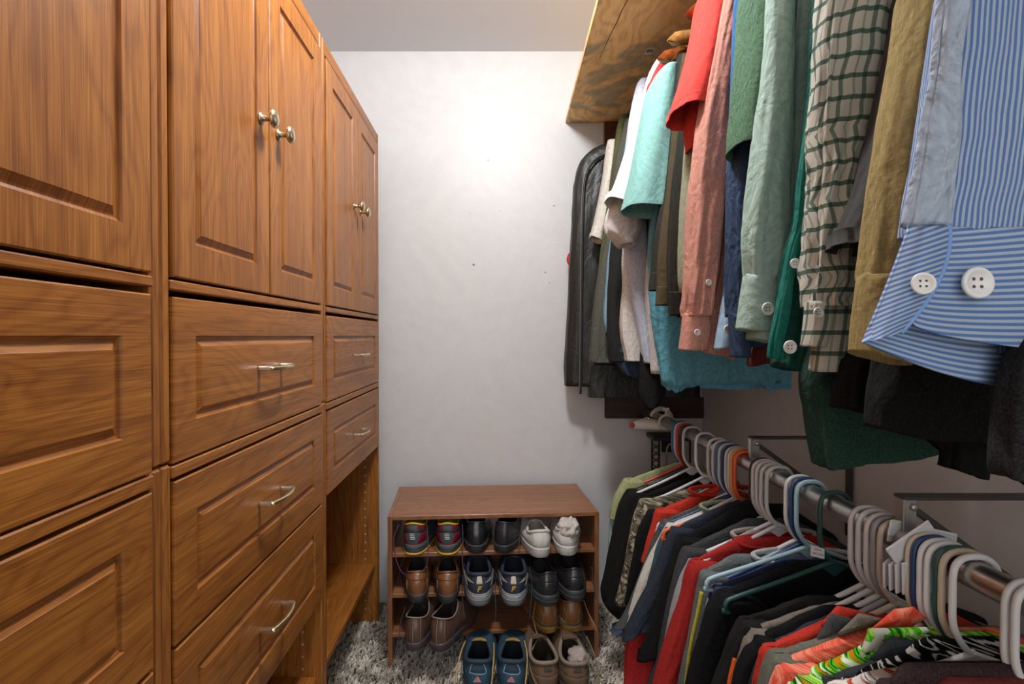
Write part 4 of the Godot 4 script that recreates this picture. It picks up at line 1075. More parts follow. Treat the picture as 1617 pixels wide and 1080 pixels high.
	lower_shirt("grey_blue_sweatshirt", "grey blue sweatshirt with yellow stripe down its sleeve", "sweatshirt", 1.0743, [1160, 874], [1108, 901], [[1103, 925], [1096, 965], [1088, 1005], [1078, 1050], [1070, 1095]], cloth(Color(0.25, 0.29, 0.29), "heather"), {"sw": 0.07, "thick": 0.045, "collar": cloth(Color(0.20, 0.24, 0.24), "heather")})
	var st := soft()
	var yl := []
	for p in [[1108, 935], [1104, 958], [1097, 990], [1092, 1015], [1088, 1040], [1083, 1085]]: yl.append(P(p[0], p[1], 1.034))
	tube(st, spline(yl, 24), 0.0042, 8, false, 1.0)
	cpart("sleeve_stripe", st, cloth(Color(0.55, 0.48, 0.06)), get_node("grey_blue_sweatshirt"))
	lower_shirt("pale_blue_shirt", "white and pale blue printed shirt with rolled neck under the light blue hanger", "shirt", 1.063, [1230, 868], [1119, 918], [[1113, 945], [1108, 985], [1104, 1030]], cloth(Color(0.50, 0.62, 0.66), "slub"), {"sw": 0.05, "collar": cloth(Color(0.60, 0.64, 0.60), "slub"), "nw": 0.1})
	lower_shirt("navy_tee", "navy tee edge in front of the pale blue printed shirt", "t-shirt", 1.046, [1240, 880], [1125, 925], [[1118, 955], [1112, 1000]], cloth(Color(0.045, 0.06, 0.13)), {"sw": 0.06})
	var bt := lower_shirt("black_tee", "large black tee beneath the exposed dark green hanger", "t-shirt", 0.985, [1262, 884], [1134, 934], [[1118, 960], [1108, 995], [1098, 1030], [1088, 1070], [1080, 1110]], B2, {"sw": 0.11, "thick": 0.045, "fold": 0.008, "st": 0.06})
	lower_shirt("black_tee", "black tee directly in front of the exposed dark green hanger", "t-shirt", 0.8800, [1275, 940], [1166, 978], [[1153, 1005], [1140, 1040], [1126, 1075], [1112, 1120]], B1, {"sw": 0.09})
	lower_shirt("taupe_shirt", "taupe brown shirt edge between two black tees near the camera", "shirt", 0.8617, [1290, 955], [1182, 992], [[1172, 1010], [1162, 1040], [1150, 1090]], cloth(Color(0.20, 0.17, 0.14)), {"sw": 0.06, "collar": cloth(Color(0.25, 0.22, 0.18))})
	lower_shirt("black_tee", "black shirt with thin orange line, behind the nearer red tee", "t-shirt", 0.8427, [1300, 955], [1192, 1005], [[1176, 1030], [1163, 1060], [1150, 1110]], B2, {"sw": 0.08, "thick": 0.04})
	lower_shirt("navy_shirt", "dark navy shirt edge just behind the nearer red tee", "shirt", 0.8286, [1312, 968], [1204, 1018], [[1190, 1045], [1180, 1075], [1172, 1110]], cloth(Color(0.035, 0.04, 0.06)), {"sw": 0.06})
	lower_shirt("red_tee", "bright red tee near the camera with folded collar beside grey shirts", "t-shirt", 0.8123, [1330, 968], [1206, 1022], [[1199, 1045], [1192, 1075], [1188, 1110]], R1, {"sw": 0.08, "thick": 0.045, "fold": 0.008})
	st = soft()
	tube(st, spline([P(1160, 1040, 0.806), P(1155, 1060, 0.806), P(1151, 1080, 0.806), P(1147, 1110, 0.806)], 16), 0.003, 8)
	cpart("orange_piping", st, cloth(Color(0.72, 0.12, 0.02)), get_node("black_tee_007"))
	fold_collar("red_tee_collar", get_node("red_tee_003") if has_node("red_tee_003") else null, [[1296, 985], [1322, 956], [1356, 964], [1380, 974], [1340, 990], [1300, 1000]], 0.775, R1)
	lower_shirt("grey_green_shirt", "grey green shirt with pointed collar between red tee and coral shirt", "shirt", 0.7578, [1350, 988], [1216, 1032], [[1208, 1055], [1202, 1080], [1196, 1110]], cloth(Color(0.19, 0.19, 0.15), "slub"), {"sw": 0.07})
	fold_collar("grey_collar", get_node("grey_green_shirt"), [[1284, 1015], [1312, 968], [1350, 978], [1336, 1000], [1300, 1014], [1287, 1018]], 0.765, cloth(Color(0.085, 0.088, 0.085), "slub"))
	fold_collar("sage_collar", get_node("grey_green_shirt"), [[1322, 1000], [1356, 968], [1398, 978], [1375, 990], [1340, 1000], [1324, 1004]], 0.752, cloth(Color(0.23, 0.22, 0.17), "slub"))
	lower_shirt("coral_shirt", "coral pink mottled shirt with a standing collar near the camera", "shirt", 0.7475, [1375, 990], [1226, 1042], [[1217, 1065], [1210, 1090], [1206, 1115]], print_mat("coral", 3.6, 3.6), {"sw": 0.08, "thick": 0.05})
	fold_collar("collar", get_node("coral_shirt"), [[1374, 994], [1412, 962], [1442, 958], [1462, 976], [1440, 990], [1376, 996]], 0.722, print_mat("coral", 3.6, 3.6))
	lower_shirt("tropical_shirt", "lime green and white tropical print shirt near the camera", "shirt", 0.7246, [1420, 996], [1256, 1066], [[1246, 1080], [1240, 1100], [1236, 1120]], print_mat("tropic", 2.8, 2.8), {"sw": 0.08, "thick": 0.04})
	fold_collar("collar", get_node("tropical_shirt"), [[1358, 1034], [1372, 992], [1478, 990], [1462, 1000], [1404, 1008], [1362, 1040]], 0.69, print_mat("tropic", 2.8, 2.8))
	lower_shirt("dark_shirt", "dark blue grey shirt with pointed collar in front of the tropical shirt", "shirt", 0.7101, [1440, 1015], [1300, 1072], [[1288, 1090], [1280, 1110], [1274, 1130]], cloth(Color(0.055, 0.062, 0.068), "slub"), {"sw": 0.08, "thick": 0.03})
	fold_collar("collar", get_node("dark_shirt"), [[1372, 1040], [1406, 1004], [1446, 1012], [1420, 1034], [1380, 1044]], 0.66, cloth(Color(0.055, 0.062, 0.068), "slub"))
	lower_shirt("zebra_shirt", "black and white zebra striped shirt below the nearest hooks", "shirt", 0.7001, [1470, 1004], [1330, 1074], [[1318, 1092], [1308, 1112], [1302, 1130]], print_mat("zebra", 3.4, 3.4), {"sw": 0.08, "thick": 0.05})
	lower_shirt("blossom_shirt", "white shirt with red blossoms and dark twigs at the bottom edge", "shirt", 0.6827, [1400, 1056], [1312, 1084], [[1296, 1096], [1280, 1115], [1270, 1140]], print_mat("blossom", 3.2, 3.2), {"sw": 0.1, "thick": 0.03})
	lower_shirt("plum_sweater", "dark plum brown knit sweater at the bottom edge near the camera", "sweater", 0.6128, [1430, 1046], [1392, 1082], [[1380, 1100], [1370, 1120], [1362, 1140]], cloth(Color(0.085, 0.05, 0.05), "heather"), {"sw": 0.1, "thick": 0.035})
	lower_shirt("maroon_sweater", "maroon ribbed sweater just showing at the bottom edge near the camera", "sweater", 0.6009, [1500, 1068], [1440, 1100], [[1425, 1120], [1415, 1140]], cloth(Color(0.20, 0.045, 0.04), "slub"), {"sw": 0.1, "thick": 0.03})
	# neck label and price strip on the black tee
	var lb := flat(); box(lb, Vector3.ZERO, Vector3(0.026, 0.018, 0.0012), 0.0003)
	var o = part("neck_label", done(lb), plain_mat("label_white", Color(0.74, 0.72, 0.70), 0.8), bt)
	o.position = P(1291, 872, 0.945) - bt.position; o.rotation = Vector3(-0.3, 0.1, -0.25)
	for e in [["MADE IN", -0.0045, 0.006], ["100% COTTON", 0.003, 0.005]]:
		var tm := TextMesh.new(); tm.text = e[0]; tm.font_size = 16; tm.pixel_size = 0.0002; tm.depth = 0.0003
		var f := SystemFont.new(); f.font_names = PackedStringArray(["Droid Sans"]); tm.font = f
		var w := part("lettering", tm, plain_mat("ink", Color(0.06, 0.06, 0.06), 0.8), o)
		w.position = Vector3(0, -e[1] , 0.0008)
	plates()
	# hangers, far to near: x of the left edge of each hook in the photograph
	var W := "white"
	var cols := {"white": white, "blue": Color(0.05, 0.16, 0.34), "navy": Color(0.02, 0.055, 0.15), "red": Color(0.62, 0.05, 0.04), "black": Color(0.03, 0.032, 0.034), "orange": Color(0.80, 0.13, 0.03), "lightblue": Color(0.34, 0.50, 0.55), "green": Color(0.02, 0.075, 0.065), "grey": Color(0.34, 0.35, 0.37), "cream": Color(0.62, 0.56, 0.46), "tan": Color(0.50, 0.40, 0.29), "pearl": Color(0.58, 0.60, 0.60), "amber": Color(0.78, 0.36, 0.10)}
	var hs := [
		[1060, "blue", "blue plastic hanger, farthest hook on the lower rod"], [1064, W, "white hanger hook between the far blue and the red hanger"], [1068, "red", "red plastic hanger at the far end of the lower rod"], [1073, "black", "black plastic hanger just in front of the red hanger"], [1077, W, "white hanger just in front of the far black hanger"],
		[1097, W, "lone white hanger second from the far cluster of hooks"], [1116, W, "white hanger with bare rod on its far side, before the blue hooks"], [1124, W, "white hanger touching the far side of the middle blue hook"], [1129, "blue", "blue plastic hanger in the cluster before the orange hanger"], [1134, W, "white hanger between the blue and the navy hook"],
		[1139, "navy", "navy plastic hanger between white hooks before the orange hanger"], [1144, W, "white hanger just in front of the navy hanger in the middle cluster"], [1149, W, "white hanger touching the amber hook beside the orange hanger"], [1153, "amber", "amber plastic hanger just behind the bright orange hanger"], [1158, "orange", "bright orange plastic hanger in the middle of the rod"],
		[1183, "black", "black plastic hanger first in the cluster of five after the orange one"], [1187, W, "first white hanger of the four in front of the orange hanger"], [1193, W, "second white hanger of the four in front of the orange hanger"], [1200, W, "third white hanger of the four in front of the orange hanger"], [1208, "pearl", "pearl grey hanger nearest in the cluster of five after the orange one"],
		[1239, W, "white hanger touching the navy one in the trio at mid-rod"], [1247, "navy", "navy plastic hanger in the middle of the trio at mid-rod"], [1256, "lightblue", "light blue plastic hanger with bare arm over the dark shirts"], [1292, "green", "dark green plastic hanger lying bare over a black tee"],
		[1341, W, "first white hanger behind the white plastic plates"], [1353, W, "second white hanger behind the white plastic plates"], [1366, W, "third white hanger, touching the grey one behind the plates"], [1376, "grey", "grey plastic hanger beside the white plastic plates"], [1388, "cream", "cream plastic hanger partly covered by the white plates"],
		[1432, "cream", "cream plastic hanger just in front of the white plates"], [1441, "navy", "navy plastic hanger just in front of the white plates"], [1451, W, "first white hanger of the pair before the dark green hook"], [1462, W, "second white hanger of the pair before the dark green hook"], [1476, "green", "dark green plastic hanger between white and tan hooks near the camera"], [1486, "tan", "tan plastic hanger near the camera"], [1504, W, "lone white hanger with bare arms near the camera, before the tan one"], [1587, W, "white hanger cut by the right edge, farther of two"], [1603, W, "white hanger cut by the right edge, nearer of two"]]
	for h in hs:
		var z: float = (RX - 0.032) * 830.0 / (h[0] - 777.0)
		var bare: bool = h[0] in [1158, 1256, 1292, 1504]
		var hidden: bool = h[0] in [1129, 1149, 1153, 1187, 1451]
		plastic_hanger(z, h[2], cols[h[1]], "plastic hangers on the lower rod", rng.randf_range(-0.05, 0.05), 0.2 if bare else (0.13 if hidden else 0.185), 0.0 if bare else (0.03 if hidden else 0.016))

# a folded collar lying on a shirt: the outline read at z, with thickness and a soft crown
func fold_collar(_name, t, poly: Array, z: float, m):
	if t == null: return
	var st := soft()
	var c := Vector2.ZERO
	for p in poly: c += Vector2(p[0], p[1])
	c /= poly.size()
	var rings := []
	for e in [[1.0, -0.008], [1.02, -0.002], [0.97, 0.004], [0.75, 0.008], [0.4, 0.010], [0.05, 0.011]]:
		var pts := []
		for p in poly:
			var q: Vector2 = c + (Vector2(p[0], p[1]) - c) * e[0]
			pts.append(P(q.x, q.y, z - e[1]))
		pts.append(pts[0])
		var r := []
		for i in poly.size():
			for k in 4:
				r.append(pts[i].lerp(pts[i + 1], k / 4.0))
		rings.append(r)
	var uv := []
	for r in rings:
		var u := []
		for p in r: u.append(Vector2(p.x, -p.y))
		u.append(u[0]); uv.append(u)
	sheet(st, rings, uv, true)
	fan(st, rings[-1], true)
	cpart("collar", st, m, t)

func plates():
	var m := plain_mat("plate_white", Color(0.70, 0.71, 0.72), 0.4)
	var g := "white plastic plates on the lower rod"
	var list := [[1422, 835, 0.80, 0.040, 0.026, 0.12, 0.1, "white plastic plate standing up behind the big tilted plate on the rod"], [1418, 842, 0.805, 0.040, 0.026, 0.06, 0.25, "rearmost white plastic plate peeking over the big tilted plate"], [1440, 856, 0.765, 0.074, 0.030, -0.66, 0.0, "big tilted white plastic plate facing the camera on the lower rod"], [1482, 852, 0.775, 0.040, 0.030, 0.12, -0.5, "grey shaded white plastic plate at the right of the big tilted plate"], [1400, 905, 0.79, 0.020, 0.044, -0.25, 0.5, "leftmost hanging white plastic plate of the lower four"], [1411, 908, 0.78, 0.022, 0.046, -0.22, 0.4, "second hanging white plastic plate of the lower four"], [1423, 911, 0.77, 0.024, 0.048, -0.18, 0.3, "third hanging white plastic plate of the lower four"], [1437, 912, 0.76, 0.026, 0.050, -0.12, 0.1, "rightmost hanging white plastic plate of the lower four"]]
	for e in list:
		var st := flat(); box(st, Vector3.ZERO, Vector3(e[3], e[4], 0.0035), 0.0016)
		var t := thing("plastic_plate", e[7], "plastic plate", P(e[0], e[1], e[2]), 0.0, g)
		t.rotation = Vector3(0.1, e[6], -e[5])
		part("plate", done(st), m, t)
		st = flat()
		for s in [-1, 1]:
			box(st, Vector3(0, s * (e[4] / 2 - 0.003), 0.002), Vector3(e[3] - 0.006, 0.0012, 0.0012), 0)
		part("ridge", done(st), m, t)

# ---------------------------------------------------------------- shoes
# one shoe, heel towards +z at the origin, toe at -z. q holds sizes and colours.
func shoe_at(q: Dictionary, th: float, v: float) -> Vector3:
	var L: float = q.L
	var s := (1.0 - cos(th)) / 2.0
	var hw := _half_width(q, s)
	var sx := signf(sin(th)) * pow(abs(sin(th)), 0.68)
	var b := Vector3(sx * hw, _sole_top(q, s), -L * s)
	# collar opening
	var s2: float = q.get("c0", 0.03) + (q.get("c1", 0.50) - q.get("c0", 0.03)) * s
	var k: float = smoothstep(0.0, 1.0, s)
	var dip: float = sin(PI * clamp(s * 1.15, 0.0, 1.0))
	var ty: float = lerpf(q.heel_h, q.get("throat_h", 0.088), k) - q.get("dip", 0.012) * dip
	if q.has("peak"): ty += q.peak * exp(-pow(sin(th / 2) / 0.16, 2))
	var t := Vector3(sx * q.get("cw", 0.030) * (1.0 - 0.25 * s), ty, -L * s2)
	var p := b.lerp(t, v)
	var out := Vector3(sx * 0.9, 0, cos(th)).normalized()
	var toe: float = smoothstep(0.45, 0.95, s)
	p += out * (q.get("bulge", 0.0055) * sin(PI * min(v * 1.1, 1.0)) * (1.0 - 0.5 * toe))
	p.y += sin(PI * pow(v, 0.75)) * lerpf(0.0, q.get("toe_up", 0.026), toe)
	p.x *= 1.0 - 0.06 * toe * v
	return p

func _half_width(q, s: float) -> float:
	var pts := [q.wh * 0.98, q.wh, q.wh * 0.98, q.wb * 0.97, q.wb, q.wb * 0.80]
	var f: float = clamp(s, 0.0, 1.0) * 5.0
	var k: int = min(int(f), 4)
	return lerpf(float(pts[k]), float(pts[k + 1]), smoothstep(0.0, 1.0, f - k))

func _sole_top(q, s: float) -> float:
	return lerpf(q.get("hs", 0.028), q.get("fs", 0.016), smoothstep(0.25, 0.55, s)) + q.get("spring", 0.012) * pow(max(0.0, s - 0.6) / 0.4, 2)

func shoe_patch(q, th0a, th1a, v0, th0b, th1b, v1, off: float) -> SurfaceTool:
	var st := soft()
	var rows := []; var n := 10; var m := 14
	for i in n + 1:
		var v: float = lerpf(v0, v1, float(i) / n)
		var r := []
		for k in m + 1:
			var th: float = lerpf(lerp(th0a, th0b, float(i) / n), lerpf(th1a, th1b, float(i) / n), float(k) / m)
			var p := shoe_at(q, th, v)
			var edge: float = min(min(i, n - i), min(k, m - k))
			var o := off if edge > 0 else -0.0006
			p += Vector3(sin(th), 0.15, cos(th)).normalized() * o
			r.append(p)
		rows.append(r)
	for i in n:
		for k in m:
			quad(st, rows[i][k], rows[i][k + 1], rows[i + 1][k + 1], rows[i + 1][k])
	return st

func shoe_line(q, pts: Array, r: float, off := 0.001) -> SurfaceTool:
	var st := soft()
	var l := []
	for p in pts: l.append(shoe_at(q, p[0], p[1]) + Vector3(sin(p[0]), 0.1, cos(p[0])).normalized() * off)
	tube(st, spline(l, pts.size() * 5), r, 5)
	return st

func shoe(called: String, label: String, group: String, at: Vector3, turn: float, q: Dictionary) -> Node3D:
	var t := thing(called, label, "shoe", at, turn, group)
	q = q.duplicate(); q.wh *= 1.22; q.wb *= 1.16; q.cw *= 1.24
	var up: Material = q.upper
	# sole
	var st := soft()
	var ring_n := 44
	var rows := []
	var prof: Array = q.get("sole_prof", [[0.0, 0.93], [0.12, 0.97], [0.55, 1.0], [0.9, 1.03], [1.0, 1.01]])
	for e in prof:
		var r := []
		for k in ring_n:
			var th := TAU * k / ring_n
			var s := (1.0 - cos(th)) / 2.0
			var sx := signf(sin(th)) * pow(abs(sin(th)), 0.68)
			var top := _sole_top(q, s) + 0.002
			var bot: float = q.get("spring", 0.012) * pow(max(0.0, s - 0.6) / 0.4, 2)
			var hw: float = _half_width(q, s) * e[1] + q.get("welt", 0.002)
			var zc: float = -q.L * 0.5 + (-q.L * s + q.L * 0.5) * (e[1] * 0.5 + 0.5) + q.get("welt", 0.002) * cos(th)
			r.append(Vector3(sx * hw, lerpf(bot, top, e[0]), zc))
		rows.append(r)
	for i in rows.size() - 1:
		for k in ring_n:
			var l := (k + 1) % ring_n
			quad(st, rows[i][k], rows[i][l], rows[i + 1][l], rows[i + 1][k])
	fan(st, rows[0], false); fan(st, rows[-1], true)
	part("sole", done(st), q.sole, t)
	# upper
	st = soft()
	rows = []
	var cols := 52; var nv := 14
	for i in nv + 1:
		var r := []
		for k in cols: r.append(shoe_at(q, TAU * k / cols, float(i) / nv))
		rows.append(r)
	for i in nv:
		for k in cols:
			var l := (k + 1) % cols
			quad(st, rows[i][k], rows[i][l], rows[i + 1][l], rows[i + 1][k])
	part("upper", done(st), up, t)
	# lining and insole
	st = soft()
	var rim: Array = rows[-1]
	var lin := []
	for e in [[0.0, 0.0], [0.06, 0.25], [0.05, 0.7], [0.0, 1.0]]:
		var r := []
		for k in cols:
			var th := TAU * k / cols
			var p: Vector3 = rim[k]
			var ins := Vector3(p.x * 0.92, _sole_top(q, 0.2) + 0.004, p.z * 0.96 - 0.004)
			var w := p.lerp(ins, e[1])
			w.x *= 1.0 + e[0]
			r.append(w)
		lin.append(r)
	for i in lin.size() - 1:
		for k in cols:
			var l := (k + 1) % cols
			quad(st, lin[i][l], lin[i][k], lin[i + 1][k], lin[i + 1][l])
	part("lining", done(st), q.lining, t)
	st = soft(); fan(st, lin[-1], true)
	part("insole", done(st), q.get("insole", q.lining), t)
	st = soft(); tube(st, rim, q.get("rim_r", 0.0028), 7, true)
	part("collar", done(st), q.get("rim", up), t)
	# tongue
	if q.has("tongue"):
		st = soft()
		var L: float = q.L
		var zt: float = -L * q.get("c1", 0.5)
		var tr := []
		for i in 9:
			var f := i / 8.0
			var w := lerpf(0.020, 0.025, f)
			var c := Vector3(0, lerpf(q.get("throat_h", 0.088) - 0.014, q.get("tongue_h", 0.115), f), zt + lerpf(-0.025, 0.045, f) - 0.01 * sin(f * PI))
			var r := []
			for k in 12:
				var a := TAU * k / 12
				r.append(c + Vector3(cos(a) * w, sin(a) * 0.003 - 0.35 * pow(cos(a), 2) * w * 0.6, sin(a) * 0.004))
			tr.append(r)
		for i in 8:
			for k in 12:
				var l := (k + 1) % 12
				quad(st, tr[i][k], tr[i][l], tr[i + 1][l], tr[i + 1][k])
		fan(st, tr[-1], true)
		part("tongue", done(st), q.tongue, t)
	for p in q.get("patches", []):
		var o = part(p[0], done(shoe_patch(q, p[2], p[3], p[4], p[5], p[6], p[7], p[8])), p[1], t)
	for p in q.get("lines", []):
		part(p[0], done(shoe_line(q, p[2], p[3])), p[1], t)
	if q.has("band"):
		# foxing or midsole band round the sole
		for b in q.band:
			st = soft()
			var pts := []
			for k in 48:
				var th := TAU * k / 48
				var s := (1.0 - cos(th)) / 2.0
				var sx := signf(sin(th)) * pow(abs(sin(th)), 0.68)
				var hw: float = _half_width(q, s) + q.get("welt", 0.002) + b[3]
				pts.append(Vector3(sx * hw, _sole_top(q, s) * b[1], -q.L * s + (q.get("welt", 0.002) + b[3]) * cos(th)))
			tube(st, pts, b[2], 6, true)
			part(b[0], done(st), b[4], t)
	return t

func lace(t: Node3D, pts: Array, r: float, m):
	var st := soft()
	var l := []
	for p in pts: l.append(P(p[0], p[1], p[2]))
	var inv := t.transform.affine_inverse()
	var loc := []
	for p in spline(l, pts.size() * 6): loc.append(inv * p)
	tube(st, loc, r, 6)
	part("lace", done(st), m, t)

func flat_logo(t: Node3D, polys: Array, at: Vector3, tilt: float, m):
	var st := flat()
	for p in polys: prism_z(st, p, -0.003, 0.0012)
	var o = part("logo", done(st), m, t)
	o.position = at; o.rotation = Vector3(tilt, 0, 0)

func stuffed_cloth(label: String, at: Vector3, size: Vector3, sd: float, c: Color, turn := 0.0):
	var t := thing("sock", label, "sock", at, turn)
	var st := soft()
	var rows := []
	for i in 19:
		var a := PI * i / 18.0
		var r := []
		for k in 30:
			var b := TAU * k / 30
			var d := Vector3(sin(a) * cos(b), -cos(a), -sin(a) * sin(b))
			var f: float = 1.0 + 0.34 * nz.get_noise_3d(d.x * 1.1 + sd, d.y * 1.1, d.z * 1.1) + 0.08 * (0.4 - abs(nz.get_noise_3d(d.x * 2.2 + sd, d.y * 2.2 + 5, d.z * 2.2)) * 2.0)
			r.append(d * size * f)
		rows.append(r)
	for i in 18:
		for k in 30:
			var l := (k + 1) % 30
			quad(st, rows[i][k], rows[i][l], rows[i + 1][l], rows[i + 1][k])
	part("cloth", done(st), cloth(c, "weave", 0.95, 0.5, 7.0), t)

func leather(key: String, c: Color, rough := 0.3, coat := 0.4) -> StandardMaterial3D:
	var m := plain_mat(key, c, rough)
	m.clearcoat_enabled = coat > 0; m.clearcoat = coat; m.clearcoat_roughness = 0.25
	m.heightmap_enabled = true; m.heightmap_texture = tex.crumple; m.heightmap_scale = 0.08; m.uv1_triplanar = true; m.uv1_scale = Vector3(9, 9, 9)
	return m

func shoes():
	var black_lining := plain_mat("lining_black", Color(0.03, 0.028, 0.028), 0.9)
	var brown_lining := plain_mat("lining_brown", Color(0.055, 0.04, 0.032), 0.85)
	var rubber := plain_mat("rubber_black", Color(0.045, 0.047, 0.05), 0.55)
	# heel position on a shelf: x from the photograph at the distance of the heel, height of that shelf
	var put = func(x: float, z: float, y: float) -> Vector3: return Vector3((x - 777.0) / 830.0 * z, y, -z)
	var s2 := 0.3845; var s3 := 0.2485; var s4 := 0.1175; var fl := 0.012
	# --- red and black trainers
	var red := cloth(Color(0.42, 0.03, 0.06), "heather", 0.8, 0.1, 12.0)
	var slate := plain_mat("shoe_slate", Color(0.06, 0.085, 0.095), 0.7)
	var amber := plain_mat("shoe_amber", Color(0.72, 0.42, 0.03), 0.6)
	var lime := plain_mat("shoe_lime", Color(0.50, 0.55, 0.10), 0.85)
	var q := {"L": 0.295, "wh": 0.037, "wb": 0.049, "heel_h": 0.098, "throat_h": 0.105, "dip": 0.014, "hs": 0.032, "fs": 0.024, "cw": 0.031, "peak": 0.004, "upper": slate, "sole": plain_mat("sole_slate", Color(0.10, 0.13, 0.135), 0.6), "lining": lime, "insole": black_lining, "rim": amber, "rim_r": 0.0032, "tongue": lime,
		"patches": [["heel_panel", red, -0.75, -0.20, 0.08, -1.0, -0.40, 0.60, 0.0018], ["heel_panel", red, 0.20, 0.75, 0.08, 0.40, 1.0, 0.60, 0.0018], ["collar_panel", red, 0.12, 1.5, 0.76, 0.30, 1.5, 0.97, 0.0016], ["collar_panel", red, -1.5, -0.12, 0.76, -1.5, -0.30, 0.97, 0.0016], ["strap", plain_mat("strap_black", Color(0.025, 0.025, 0.028), 0.5), -1.3, 1.3, 0.62, -1.3, 1.3, 0.74, 0.0026], ["heel_stripe", red, -0.9, 0.9, 0.0, -0.95, 0.95, 0.085, 0.002]],
		"lines": [["stitch", plain_mat("stitch_white", Color(0.75, 0.75, 0.72), 0.8), [[-0.10, 0.54], [0.05, 0.54]], 0.0012], ["stitch", mats.stitch_white, [[-0.09, 0.46], [0.06, 0.46]], 0.0012], ["stitch", mats.stitch_white, [[-0.08, 0.38], [0.07, 0.38]], 0.0012], ["stitch", mats.stitch_white, [[-0.07, 0.31], [0.08, 0.31]], 0.0012]],
		"band": [["outsole_edge", 0.12, 0.003, 0.0004, amber], ["tread_line", 0.5, 0.0014, 0.0006, rubber], ["tread_line", 0.7, 0.0014, 0.0006, rubber]]}
	var dl := plain_mat("lace_plum", Color(0.09, 0.03, 0.09), 0.8)
	var g := "red and black trainers"
	var a := shoe("trainer", "red and black trainer with lime lining, leftmost on the rack's upper shelf", g, put.call(651, 1.725, s2), -0.06, q)
	lace(a, [[630, 828, 1.72], [622, 850, 1.70], [626, 885, 1.68], [636, 905, 1.67], [645, 906, 1.66]], 0.0016, dl)
	lace(a, [[674, 828, 1.72], [676, 860, 1.70], [674, 890, 1.68], [668, 901, 1.665]], 0.0016, dl)
	var b := shoe("trainer", "red and black trainer with lime lining, beside the black dress shoes", g, put.call(706, 1.725, s2), 0.02, q)
	lace(b, [[730, 828, 1.74], [731, 855, 1.72], [730, 885, 1.70], [732, 905, 1.69]], 0.0016, dl)
	# --- black dress shoes
	var blk := leather("leather_black", Color(0.022, 0.022, 0.026), 0.28, 0.6)
	q = {"L": 0.30, "wh": 0.034, "wb": 0.048, "heel_h": 0.102, "throat_h": 0.092, "hs": 0.026, "cw": 0.029, "upper": blk, "sole": rubber, "lining": black_lining, "rim": blk, "rim_r": 0.0022, "welt": 0.004, "patches": [["back_strap", blk, -0.16, 0.16, 0.0, -0.14, 0.14, 0.98, 0.0012]], "lines": [["seam", rubber, [[-1.2, 0.6], [-0.5, 0.68], [0.0, 0.7], [0.5, 0.68], [1.2, 0.6]], 0.0007]], "band": [["welt", 1.0, 0.0022, 0.0012, rubber]]}
	g = "black leather dress shoes"
	shoe("dress_shoe", "black dress shoe beside the red trainers on the upper shelf", g, put.call(752, 1.735, s2), 0.02, q)
	b = shoe("dress_shoe", "black dress shoe turned outwards beside the white slip-ons", g, put.call(792, 1.735, s2), -0.28, q)
	lace(b, [[822, 838, 1.78], [820, 855, 1.75], [818, 873, 1.72]], 0.0014, rubber)
	# --- white slip-ons
	var canvas := leather("canvas_white", Color(0.66, 0.64, 0.60), 0.7, 0.0)
	q = {"L": 0.29, "wh": 0.037, "wb": 0.051, "heel_h": 0.086, "throat_h": 0.078, "dip": 0.016, "hs": 0.030, "fs": 0.026, "cw": 0.031, "c1": 0.46, "upper": canvas, "sole": plain_mat("sole_white", Color(0.70, 0.69, 0.66), 0.55), "lining": plain_mat("lining_tan", Color(0.50, 0.45, 0.38), 0.9), "insole": plain_mat("insole_grey", Color(0.12, 0.12, 0.13), 0.85), "rim_r": 0.005, "rim": plain_mat("rim_white", Color(0.66, 0.64, 0.58), 0.8), "patches": [["heel_panel", canvas, -0.5, 0.5, 0.05, -0.7, 0.7, 0.98, 0.0016]], "band": [["foxing_line", 0.92, 0.0014, 0.0008, plain_mat("fox", Color(0.52, 0.42, 0.32), 0.7)]]}
	g = "white slip-on shoes"
	shoe("slip_on_shoe", "white slip-on with an empty grey insole on the upper shelf", g, put.call(856, 1.70, s2), 0.12, q)
	shoe("slip_on_shoe", "white slip-on stuffed with a crumpled sock, at the right end of the upper shelf", g, put.call(897, 1.715, s2), -0.07, q)
	stuffed_cloth("crumpled off-white sock stuffed in the right white slip-on", put.call(898, 1.755, s2 + 0.082), Vector3(0.036, 0.030, 0.048), 2.0, Color(0.70, 0.64, 0.58))
	# --- brown loafers
	var tanl := leather("leather_tan", Color(0.24, 0.095, 0.035), 0.3, 0.5)
	var pale := plain_mat("stitch_pale", Color(0.50, 0.42, 0.33), 0.8)
	q = {"L": 0.30, "wh": 0.034, "wb": 0.050, "heel_h": 0.100, "throat_h": 0.090, "dip": 0.016, "hs": 0.026, "cw": 0.030, "upper": tanl, "sole": plain_mat("sole_char", Color(0.055, 0.055, 0.058), 0.6), "lining": black_lining, "rim": tanl, "rim_r": 0.0026, "patches": [["heel_band", tanl, -1.3, 1.3, 0.64, -1.25, 1.25, 0.92, 0.0018]], "lines": [["stitch", pale, [[-0.75, 0.02], [-0.70, 0.3], [-0.72, 0.62]], 0.0007], ["stitch", pale, [[0.75, 0.02], [0.70, 0.3], [0.72, 0.62]], 0.0007], ["stitch", pale, [[-1.2, 0.70], [0.0, 0.70], [1.2, 0.70]], 0.0006]]}
	g = "tan leather loafers"
	shoe("loafer", "shiny tan loafer leftmost on the middle shelf", g, put.call(658, 1.675, s3), 0.14, q)
	shoe("loafer", "shiny tan loafer beside the navy trainers on the middle shelf", g, put.call(706, 1.672, s3), 0.08, q)
	# --- navy and grey trainers with a yellow F
	var navy := plain_mat("shoe_navy", Color(0.03, 0.04, 0.065), 0.6)
	var greyp := plain_mat("shoe_grey", Color(0.36, 0.34, 0.31), 0.7)
	var yel := plain_mat("logo_yellow", Color(0.72, 0.50, 0.06), 0.5)
